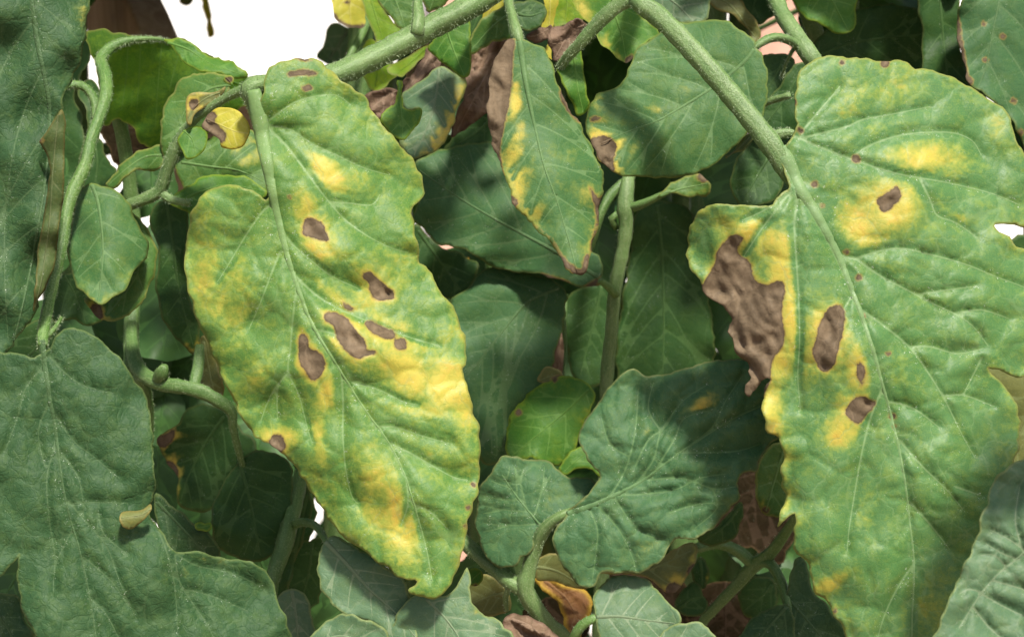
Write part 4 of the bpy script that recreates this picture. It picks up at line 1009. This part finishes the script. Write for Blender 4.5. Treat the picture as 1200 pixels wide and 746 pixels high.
leaf(s8, 'deep', P("350,575 362,572 366,595 356,625 345,660 336,705 328,712 322,700 332,660 342,620"), P("360,578 348,640 332,705"), h=4, d=41.5, nv=5)
leaf(s8, 'olive', P("545,690 570,672 592,690 600,712 575,722 550,716"), P("590,695 570,700 552,708"), h=4, d=39.5, nv=3)
leaf(s8, 'fresh', P("548,668 556,665 564,668 566,677 560,685 551,685 546,677"), P("563,670 556,676 550,683"), h=2.6, d=37.8, nv=0, rib=(.8, .4), bulge=0, jag=.2, tilt=(0, -.5), spots=[[(557, 686, 2.5)]])

# --- plant at the lower right ------------------------------------------------------------------
pg = plant(800, 44, 'low tomato plant at the right with a star-shaped stem joint and a pale creased leaf')
sg2 = tube('stem', [(790, ground_y(44) + 60, 44, 12), (780, ground_y(44) * .6, 44, 11), (790, 1200, 43.5, 9), (800, 800, 43, 7), (820, 735, 42.6, 6), (842, 707, 42.2, 6.5), (864, 684, 41.8, 7), (882, 663, 41.5, 8.5), (902, 648, 41, 7.5), (918, 627, 40, 6), (932, 605, 39, 5), (960, 560, 38, 4)], 'stemd', pg, 'star-shaped stem joint', hairs=.35,
           extra=[[(884, 664, 41.5, 7), (868, 648, 41.4, 7), (843, 637, 41.2, 6.5), (815, 643, 41, 6)], [(884, 660, 41.5, 6), (902, 660, 41, 6), (915, 680, 40.5, 6), (922, 704, 40, 5), (926, 730, 39.8, 3)],
                  [(950, 900, 38, 6), (1080, 860, 32, 6), (1225, 800, 29.6, 6), (1235, 740, 29.3, 5)], [(800, 1000, 43.2, 7), (870, 950, 41, 7), (950, 900, 38, 6)]])
leaf(sg2, 'dark', P("922,700 925,680 930,660 938,652 946,664 950,685 955,695 962,702 975,716 988,735 998,760 990,790 930,795 918,740"), P("924,702 945,725 965,750 985,785"), 'dark leaflet below the stem joint', h=4, d=40, tilt=(.2, -.5), nv=5, rib=(2, .6))
leaf(sg2, 'dark', P("862,760 872,735 885,722 902,712 922,706 930,720 932,760 925,790 865,790"), P("922,710 900,735 870,775"), h=4, d=39.6, tilt=(0, -.6), nv=4)
leaf(sg2, 'mid', P("893,535 905,520 922,525 926,570 922,600 905,606 890,595 886,560"), P("918,530 908,560 898,598"), h=4.5, d=41.5, nv=3, yel=[(897, 590, 8, 8, 0, .7)], spots=[[(897, 597, 4)]])
leaf(sg2, 'deep', P("868,690 885,675 905,680 912,705 895,725 875,722 866,706"), P("905,685 890,700 872,715"), h=4.5, d=43.5, nv=3)
leaf(sg2, 'grey', P("1218,527 1200,536 1184,547 1169,557 1161,574 1156,590 1149,605 1147,622 1140,641 1128,665 1115,695 1105,720 1094,746 1082,785 1160,800 1250,800 1255,520"), P("1236,745 1215,640 1180,664 1152,692 1124,735")[:1] + P("1225,640 1180,664 1152,692 1124,735"), 'pale grey-green creased leaflet shading the broad spotted leaf', h=3.6, d=29.4, tilt=(.0, -.35), fold=.3, wav=.16, ruff=.1, bulge=.24, cells=.06, csize=40, rib=(2.5, .9), vw=1.1,
     veins=[P("1222,640 1205,645 1180,630 1160,620"), P("1195,655 1175,648 1155,636"), P("1165,680 1200,690 1230,700"), P("1150,695 1180,712 1220,730"), P("1140,710 1160,735 1190,760"), P("1200,650 1190,610 1195,570"), P("1180,664 1165,650 1150,650"), P("1150,693 1135,690 1125,695")])

# --- plant at the top, against the light -----------------------------------------------------
ph_ = plant(470, 62, 'tomato plant at the top with backlit lime and yellow leaves above the thick stalk')
main_stem(ph_, 470, 64, [(480, 900, 62, 12), (475, 300, 60, 11), (450, 60, 54, 10), (440, -80, 50, 9)])
s9 = tube('leaf_stalk', [(440, -70, 50, 5), (434, 10, 47, 5), (424, 40, 46, 4.5), (412, 62, 45.5, 4), (403, 78, 45.5, 4)], 'stemd', ph_, extra=[[(440, -40, 49, 4), (480, -20, 44, 4), (520, -14, 43, 4), (580, -18, 43, 4)]])
leaf(s9, 'yellow', T(300, 0, "330,-60 470,-60 480,60 472,118 420,122 380,105 342,82 338,20"), T(300, 0, "400,-50 410,30 415,118"), 'yellow leaflet with brown tip', h=4, d=45, nv=3, solid=False, rib=(1.5, .5), spots=[T(300, 0, "335,70 380,95 420,110 475,105 480,130 420,135 340,110"), T(300, 0, "380,5 410,0 405,20 385,18"), T(300, 0, "335,60 350,62 350,85 335,85")], halo=0)
leaf(s9, 'lime', T(300, 0, "455,-60 525,-60 575,60 632,120 645,140 602,172 545,203 515,150 500,100 475,60"), T(300, 0, "490,-50 520,60 560,190"), 'backlit lime green leaflet', h=4, d=43, nv=4, solid=False, rib=(1.5, .5))
leaf(s9, 'mid', T(300, 0, "500,-60 700,-60 692,110 650,137 620,110 570,50"), T(300, 0, "590,-50 620,30 655,130"), h=4, d=41, nv=4, rib=(1.5, .5))
leaf(s9, 'mid', T(300, 0, "725,-60 860,-60 835,5 790,45 745,48"), T(300, 0, "790,-50 775,0 760,45"), h=4, d=40, nv=3)
leaf(s9, 'fresh', T(300, 0, "750,200 800,150 850,105 935,60 936,150 936,300 915,342 870,322 820,282 780,242"), T(300, 0, "830,110 850,180 880,260 912,335"), 'broad green leaflet below the thick stalk', h=4, d=38.8, tilt=(-.2, -.3), fold=.8, nv=4, rib=(1.5, .5))
leaf(s9, 'lime', T(300, 0, "580,300 680,235 755,200 745,235 700,272 672,312 640,342 600,325"), T(300, 0, "740,210 680,270 610,325"), h=4, d=43, nv=2, solid=False)
leaf(s9, 'lime', T(300, 0, "450,260 480,180 520,180 560,250 600,290 610,330 560,380 500,390 470,340"), T(300, 0, "520,200 530,280 520,380"), h=4, d=44, nv=3, solid=False)
leaf(s9, 'grey', T(300, 0, "640,420 680,380 740,340 800,292 860,310 918,350 912,400 880,470 872,520 840,600 790,652 720,682 660,690 630,620 660,560 720,480 650,472"), T(300, 0, "800,300 790,400 770,500 730,600 690,680"), 'drooping grey-green leaflet with yellow edge', h=3.6, d=40, tilt=(.3, -.4), fold=1.2, nv=5, rib=(2, .6), yel=[(536, 130, 14, 40, 20, 1.0), (510, 165, 30, 20, -20, .9), (490, 172, 20, 14, 0, .7)])
leaf(s9, 'fresh', T(300, 0, "540,512 580,470 610,450 618,355 637,355 642,440 660,470 722,480 717,530 692,572 632,612 560,552"), T(300, 0, "627,360 630,450 640,540 640,605"), h=3.5, d=38.5, tilt=(.3, -.5), nv=2, rib=(1.5, .5), bulge=.02, yel=[(465, 145, 30, 14, 0, .35)])
leaf(s9, 'dead', T(300, 0, "480,420 540,395 610,390 620,430 600,460 560,500 530,520 500,480"), T(300, 0, "610,400 560,430 510,470"), h=3.5, d=41, nv=2, crinkle=.2, rib=(1, .4))
leaf(s9, 'grey', T(300, 0, "270,250 300,170 330,110 432,130 422,182 390,250 370,282 320,282"), T(300, 0, "400,135 360,200 310,275"), 'far pale leaflet against the white wall', h=4.5, d=55, nv=3, solid=False)
leaf(s9, 'dead', T(300, 0, "920,230 1000,190 1060,175 1115,160 1110,300 1040,420 1025,480 930,545 860,600 870,500 905,420"), T(300, 0, "1080,180 1000,340 880,570"), 'large hanging dead brown leaflet', h=3.6, d=40.8, crinkle=.30, nv=5, fold=.6, rib=(1.5, .5), jag=1.5)
leaf(s9, 'dead', T(300, 0, "640,360 700,300 760,215 800,285 740,330 680,385 650,410"), T(300, 0, "765,230 720,310 650,400"), h=3.6, d=41.5, crinkle=.3, nv=3, rib=(1, .4))
leaf(s9, 'mid', T(300, 0, "930,180 960,118 1010,68 1090,25 1130,40 1125,150 1050,182 935,232"), T(300, 0, "1110,60 1030,120 945,215"), h=4, d=39.6, nv=4, rib=(2, .6))
leaf(s9, 'yellow', T(300, 0, "985,60 1040,-60 1120,-60 1110,20 1080,42 1010,78"), T(300, 0, "1070,-50 1050,0 1010,70"), h=4, d=41, nv=2, solid=False)
leaf(s9, 'deep', T(300, 0, "930,75 990,30 1010,60 960,130 935,170"), T(300, 0, "1000,40 965,90 938,160"), h=4, d=41.5, nv=2)
leaf(s9, 'deep', T(300, 0, "820,660 900,550 1010,470 1080,520 1060,640 900,655"), T(300, 0, "1050,500 960,580 850,650"), h=5, d=43, nv=4)
leaf(s9, 'deep', T(600, 0, "-20,20 10,8 90,3 130,13 154,50 130,112 90,132 50,137 20,100"), T(600, 0, "20,60 80,70 140,50"), h=3.6, d=38.6, nv=3, tilt=(.2, -.5))


# unseen leaflet added at the right, shaped to shade the broad spotted leaf
def lift(poly, d, t):
    q = p3(np.array([a for a, b in poly]), np.array([b for a, b in poly]), np.full(len(poly), d)) + np.array(sd) * t
    v = q - CAM
    dd = v @ FWD
    return [(float(600 + x / z / TAN * 600), float(373 - y / z / TAN * 600)) for x, y, z in zip(v @ RGT, v @ UPV, dd)], float(dd.mean() * 100)
so_, dc = lift(P("1185,470 1165,510 1140,545 1115,590 1092,630 1068,680 1040,735 1060,775 1120,740 1200,700 1270,640 1300,560 1260,490"), 32.8, .10)
sm_, dc = lift(P("1290,500 1230,560 1170,620 1100,715"), 32.8, .10)
s10 = tube('leaf_stalk', [(1235, 740, 29.3, 5), (1290, 600, 29.2, 5), (1400, 350, 29.6, 5), (sm_[0][0] + 40, sm_[0][1] - 60, dc, 5), (sm_[0][0], sm_[0][1], dc, 4)], 'stemd', pg)
leaf(s10, 'grey', so_, sm_, h=5, d=dc, nv=5, rib=(3, .8))

# leaflets deeper in the plants, coloured dark to stand for the shade there
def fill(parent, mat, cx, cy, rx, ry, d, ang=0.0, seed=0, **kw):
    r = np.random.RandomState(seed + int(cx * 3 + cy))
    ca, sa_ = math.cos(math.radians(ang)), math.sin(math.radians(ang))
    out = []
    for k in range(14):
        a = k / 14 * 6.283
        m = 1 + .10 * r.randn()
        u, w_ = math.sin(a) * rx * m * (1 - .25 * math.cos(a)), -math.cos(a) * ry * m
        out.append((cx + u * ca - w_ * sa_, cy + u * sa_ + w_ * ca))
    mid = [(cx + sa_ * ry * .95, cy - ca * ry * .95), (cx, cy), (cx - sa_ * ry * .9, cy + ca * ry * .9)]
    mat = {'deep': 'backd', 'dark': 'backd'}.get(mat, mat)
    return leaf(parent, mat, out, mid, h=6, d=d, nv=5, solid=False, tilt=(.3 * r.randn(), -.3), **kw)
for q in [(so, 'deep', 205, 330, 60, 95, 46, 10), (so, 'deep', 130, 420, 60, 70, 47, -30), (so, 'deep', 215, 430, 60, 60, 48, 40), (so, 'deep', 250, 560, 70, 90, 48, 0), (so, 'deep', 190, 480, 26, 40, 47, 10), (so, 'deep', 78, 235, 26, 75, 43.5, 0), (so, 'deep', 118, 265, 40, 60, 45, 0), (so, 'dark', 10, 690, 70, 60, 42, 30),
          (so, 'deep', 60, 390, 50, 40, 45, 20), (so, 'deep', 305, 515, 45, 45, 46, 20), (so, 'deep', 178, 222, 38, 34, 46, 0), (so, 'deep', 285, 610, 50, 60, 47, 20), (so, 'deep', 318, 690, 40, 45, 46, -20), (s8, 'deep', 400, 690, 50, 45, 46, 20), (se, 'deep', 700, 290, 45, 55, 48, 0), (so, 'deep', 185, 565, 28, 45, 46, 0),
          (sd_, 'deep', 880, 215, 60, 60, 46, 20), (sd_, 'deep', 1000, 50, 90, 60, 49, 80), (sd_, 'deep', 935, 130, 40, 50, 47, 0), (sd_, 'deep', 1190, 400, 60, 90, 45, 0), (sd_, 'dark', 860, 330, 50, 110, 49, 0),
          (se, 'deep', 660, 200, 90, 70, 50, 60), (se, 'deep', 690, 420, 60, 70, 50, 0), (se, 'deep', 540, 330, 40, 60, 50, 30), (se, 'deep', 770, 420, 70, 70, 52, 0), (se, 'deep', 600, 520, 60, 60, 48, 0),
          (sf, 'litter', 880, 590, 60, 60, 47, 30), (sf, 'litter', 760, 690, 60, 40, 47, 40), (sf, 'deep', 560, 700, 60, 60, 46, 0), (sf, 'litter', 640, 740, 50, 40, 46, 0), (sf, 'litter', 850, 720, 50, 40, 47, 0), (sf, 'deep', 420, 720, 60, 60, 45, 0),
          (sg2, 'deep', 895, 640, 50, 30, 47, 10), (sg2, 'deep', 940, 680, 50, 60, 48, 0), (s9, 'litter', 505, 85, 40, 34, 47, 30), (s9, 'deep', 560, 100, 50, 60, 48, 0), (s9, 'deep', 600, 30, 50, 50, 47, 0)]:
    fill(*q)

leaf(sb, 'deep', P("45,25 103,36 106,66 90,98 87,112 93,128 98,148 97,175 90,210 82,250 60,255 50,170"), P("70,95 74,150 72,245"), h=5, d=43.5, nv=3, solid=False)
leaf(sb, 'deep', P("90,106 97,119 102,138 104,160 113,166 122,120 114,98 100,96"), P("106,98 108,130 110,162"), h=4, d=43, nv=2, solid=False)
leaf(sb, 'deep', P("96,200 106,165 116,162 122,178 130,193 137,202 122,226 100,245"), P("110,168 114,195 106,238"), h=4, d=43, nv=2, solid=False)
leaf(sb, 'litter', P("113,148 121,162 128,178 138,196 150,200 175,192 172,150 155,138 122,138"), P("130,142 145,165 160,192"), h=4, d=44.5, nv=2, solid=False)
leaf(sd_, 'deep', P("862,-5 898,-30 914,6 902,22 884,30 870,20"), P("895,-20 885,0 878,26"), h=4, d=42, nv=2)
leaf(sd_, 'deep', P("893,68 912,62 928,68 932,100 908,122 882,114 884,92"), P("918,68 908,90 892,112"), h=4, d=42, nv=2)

leaf(s8, 'deep', P("350,636 362,634 371,630 381,642 380,690 352,725 335,705"), P("366,636 362,670 350,715"), h=5, d=42, nv=3, solid=False)
leaf(s8, 'deep', P("350,552 364,565 367,580 371,600 367,622 354,640 344,600"), P("356,560 360,595 354,632"), h=5, d=42.5, nv=3, solid=False)

# ---------------------------------------------------------------- the row of plants behind
def generic_outline(seed):
    r = np.random.RandomState(seed)
    L = 330.0
    W = 95 + 30 * r.rand()
    pts_r, pts_l = [], []
    for side, store in ((1, pts_r), (-1, pts_l)):
        n = 11
        lob = 2 + r.randint(2)
        for i in range(n):
            t = (i + .35) / n
            prof = math.sin(math.pi * min(1, t ** .62)) ** .8
            lobe = 1 + .13 * math.sin(t * lob * 6.283 + r.rand()) + .06 * r.randn()
            store.append((side * W * prof * lobe, L * (t * 1.0) - (18 if i == 0 else 0)))
    return [(0, 0)] + pts_r + [(4 * r.randn(), L)] + pts_l[::-1]

GEN = []
for gi in range(5):
    out = generic_outline(40 + gi)
    X, Y, D, F, A = leaf_arrays(out, [(0, 0), (2, 90), (-3, 190), (0, 322)], h=11, d=0, fold=(.7 if gi % 2 else 1.1), bend=.18, wav=.22, ruff=.25, bulge=.06, nv=5,
                                seed=300 + gi, rib=(3, .8), jag=2.5, px=.022,
                                yel=[(60 - 30 * gi, 200, 40, 50, 0, .5)] if gi in (1, 3) else ())
    V = np.stack([X * .00022, D * .01, -Y * .00022], 1)
    F = fix_normals(V, F, np.array([0, -5.0, 0]))
    ms = {}
    for mt in ('backd', 'backm'):
        me = bpy.data.meshes.new('leaflet')
        me.from_pydata(V.tolist(), [], [list(map(int, f)) for f in F])
        me.polygons.foreach_set('use_smooth', [True] * len(me.polygons))
        for k, v in A.items():
            v = np.asarray(v, np.float32)
            a = me.attributes.new(k, 'FLOAT_VECTOR' if v.ndim == 2 else 'FLOAT', 'POINT')
            a.data.foreach_set('vector' if v.ndim == 2 else 'value', v.ravel())
        me.materials.append(M[mt]); me.update()
        ms[mt] = me
    GEN.append(ms)

def project(q):
    v = np.asarray(q) - CAM
    d = v @ FWD
    return 600 + (v @ RGT) / d / TAN * 600, 373 - (v @ UPV) / d / TAN * 600, d

GAPS = [(200, 30, 60), (250, 30, 60), (300, 30, 62), (340, 35, 62), (365, 20, 40), (180, 0, 30), (92, 130, 20), (127, 180, 22), (50, 352, 16), (556, 318, 14), (376, 586, 13), (378, 612, 14), (1185, 275, 22),
        (908, 40, 24), (915, 62, 14), (425, 102, 10), (835, 12, 8)]
def in_gap(o_pos, rot, size):
    # sample the leaflet's plane
    for u in (-.75, -.35, 0, .35, .75):
        for t in (0, .25, .5, .75, 1.0):
            q = Vector((u * .027 * size, 0, -t * .073 * size))
            q = np.array(rot @ q) + o_pos
            x, y, d = project(q)
            for gxx, gyy, gr in GAPS:
                if (x - gxx) ** 2 + (y - gyy) ** 2 < gr * gr:
                    return True
    return False

def tube3(name, pts, rads, mat, parent, sides=8):
    p = catmull(np.column_stack([pts, rads]), .012)
    c = p[:, :3]; rad = p[:, 3]
    t = np.gradient(c, axis=0); t /= np.linalg.norm(t, axis=1)[:, None] + 1e-12
    ref = np.array([.3, .9, .1])
    a = np.cross(t, ref); a /= np.linalg.norm(a, axis=1)[:, None] + 1e-9
    b = np.cross(t, a)
    th = np.linspace(0, 2 * math.pi, sides, endpoint=False)
    V = (c[:, None, :] + (np.cos(th)[None, :, None] * a[:, None, :] + np.sin(th)[None, :, None] * b[:, None, :]) * rad[:, None, None]).reshape(-1, 3)
    n = len(c)
    F = [(i * sides + k, i * sides + (k + 1) % sides, (i + 1) * sides + (k + 1) % sides, (i + 1) * sides + k) for i in range(n - 1) for k in range(sides)]
    F.append(tuple(range(sides))[::-1]); F.append(tuple((n - 1) * sides + k for k in range(sides)))
    S = np.stack([np.repeat(np.arange(n) * 1.2, sides), np.tile(np.arange(sides) / sides, n), np.zeros(n * sides)], 1)
    return mesh_obj(name, V, F, [M[mat]], parent, c[0], attrs={'st': S})

SHADE_CANOPY = [(-.20, .49), (-.052, .485), (.06, .485), (.19, .49), (-.165, .50), (.0, .50), (.125, .50), (.27, .49), (.33, .50)]      # tall plants added so their leaves, above the view, shade the inner leaves
BACK = SHADE_CANOPY + [(-.185, .56), (-.33, .54), (-.24, .74), (.20, .52), (.0, .54), (.48, .80), (-.52, .58), (-.42, .70), (-.27, .60), (-.05, .64), (.10, .58), (.27, .66), (.42, .60), (.02, .86), (.30, .92), (-.30, .95)]
NLEAF = 0
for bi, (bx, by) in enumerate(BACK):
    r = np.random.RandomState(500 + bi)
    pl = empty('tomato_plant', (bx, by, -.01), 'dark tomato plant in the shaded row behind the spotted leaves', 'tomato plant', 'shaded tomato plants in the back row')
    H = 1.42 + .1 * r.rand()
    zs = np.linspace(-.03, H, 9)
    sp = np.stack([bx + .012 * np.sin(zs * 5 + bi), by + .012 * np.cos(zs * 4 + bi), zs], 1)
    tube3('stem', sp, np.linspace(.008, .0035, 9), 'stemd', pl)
    top = bi < len(SHADE_CANOPY)
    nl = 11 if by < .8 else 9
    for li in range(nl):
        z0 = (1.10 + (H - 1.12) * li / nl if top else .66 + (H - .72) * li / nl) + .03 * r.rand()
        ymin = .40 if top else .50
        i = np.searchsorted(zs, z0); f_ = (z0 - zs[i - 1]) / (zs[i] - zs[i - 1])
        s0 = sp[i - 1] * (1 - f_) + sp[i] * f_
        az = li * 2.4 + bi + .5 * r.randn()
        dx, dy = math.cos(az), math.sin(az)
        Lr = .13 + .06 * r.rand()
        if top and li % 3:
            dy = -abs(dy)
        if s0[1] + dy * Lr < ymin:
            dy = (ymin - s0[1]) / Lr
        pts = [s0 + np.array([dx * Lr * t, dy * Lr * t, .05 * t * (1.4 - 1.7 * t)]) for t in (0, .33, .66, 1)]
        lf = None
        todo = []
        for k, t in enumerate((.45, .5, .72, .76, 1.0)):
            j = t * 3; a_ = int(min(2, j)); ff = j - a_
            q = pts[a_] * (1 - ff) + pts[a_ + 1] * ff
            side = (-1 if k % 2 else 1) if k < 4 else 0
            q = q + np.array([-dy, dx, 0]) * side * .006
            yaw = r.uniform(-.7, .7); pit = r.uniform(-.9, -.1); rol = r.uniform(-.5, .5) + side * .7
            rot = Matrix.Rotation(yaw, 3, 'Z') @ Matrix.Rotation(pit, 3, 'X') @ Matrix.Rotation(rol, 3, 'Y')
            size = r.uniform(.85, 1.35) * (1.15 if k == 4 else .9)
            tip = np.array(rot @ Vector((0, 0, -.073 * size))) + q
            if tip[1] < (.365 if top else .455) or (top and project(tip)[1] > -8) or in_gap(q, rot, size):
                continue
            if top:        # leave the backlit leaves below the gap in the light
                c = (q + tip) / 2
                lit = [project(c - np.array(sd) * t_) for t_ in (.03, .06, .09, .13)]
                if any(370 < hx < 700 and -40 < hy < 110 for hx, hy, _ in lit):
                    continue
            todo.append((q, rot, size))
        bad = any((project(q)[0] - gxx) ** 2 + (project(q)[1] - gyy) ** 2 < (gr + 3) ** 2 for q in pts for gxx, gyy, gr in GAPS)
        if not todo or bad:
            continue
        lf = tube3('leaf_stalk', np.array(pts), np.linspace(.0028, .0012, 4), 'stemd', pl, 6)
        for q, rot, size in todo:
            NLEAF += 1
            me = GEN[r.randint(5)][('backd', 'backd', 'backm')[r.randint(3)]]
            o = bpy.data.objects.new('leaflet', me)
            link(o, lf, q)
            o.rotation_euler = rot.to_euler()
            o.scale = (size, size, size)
    if bi == 1:
        tw = tube3('leaf_stalk', np.array([sp[8], p3(215, -120, 66), p3(228, -60, 66), p3(238, -20, 66)]), np.array([.003, .002, .0015, .001]), 'stemd', pl, 6)
        leaf(tw, 'yellow', P("228,-40 240,-40 244,0 249,25 250,42 245,44 240,20 234,-5"), P("235,-38 242,10 247,42"), 'thin pale hanging leaflet', h=4, d=66, nv=0, rib=(.8, .4), bulge=0)
        leaf(tw, 'olive', P("205,-45 225,-40 227,-5 222,6 214,5 208,-2 206,-20"), P("215,-42 216,-10 217,5"), h=4, d=66, nv=0, rib=(.8, .4), bulge=0, yel=[(214, 0, 8, 8, 0, .6)])
print('back leaflets', NLEAF)
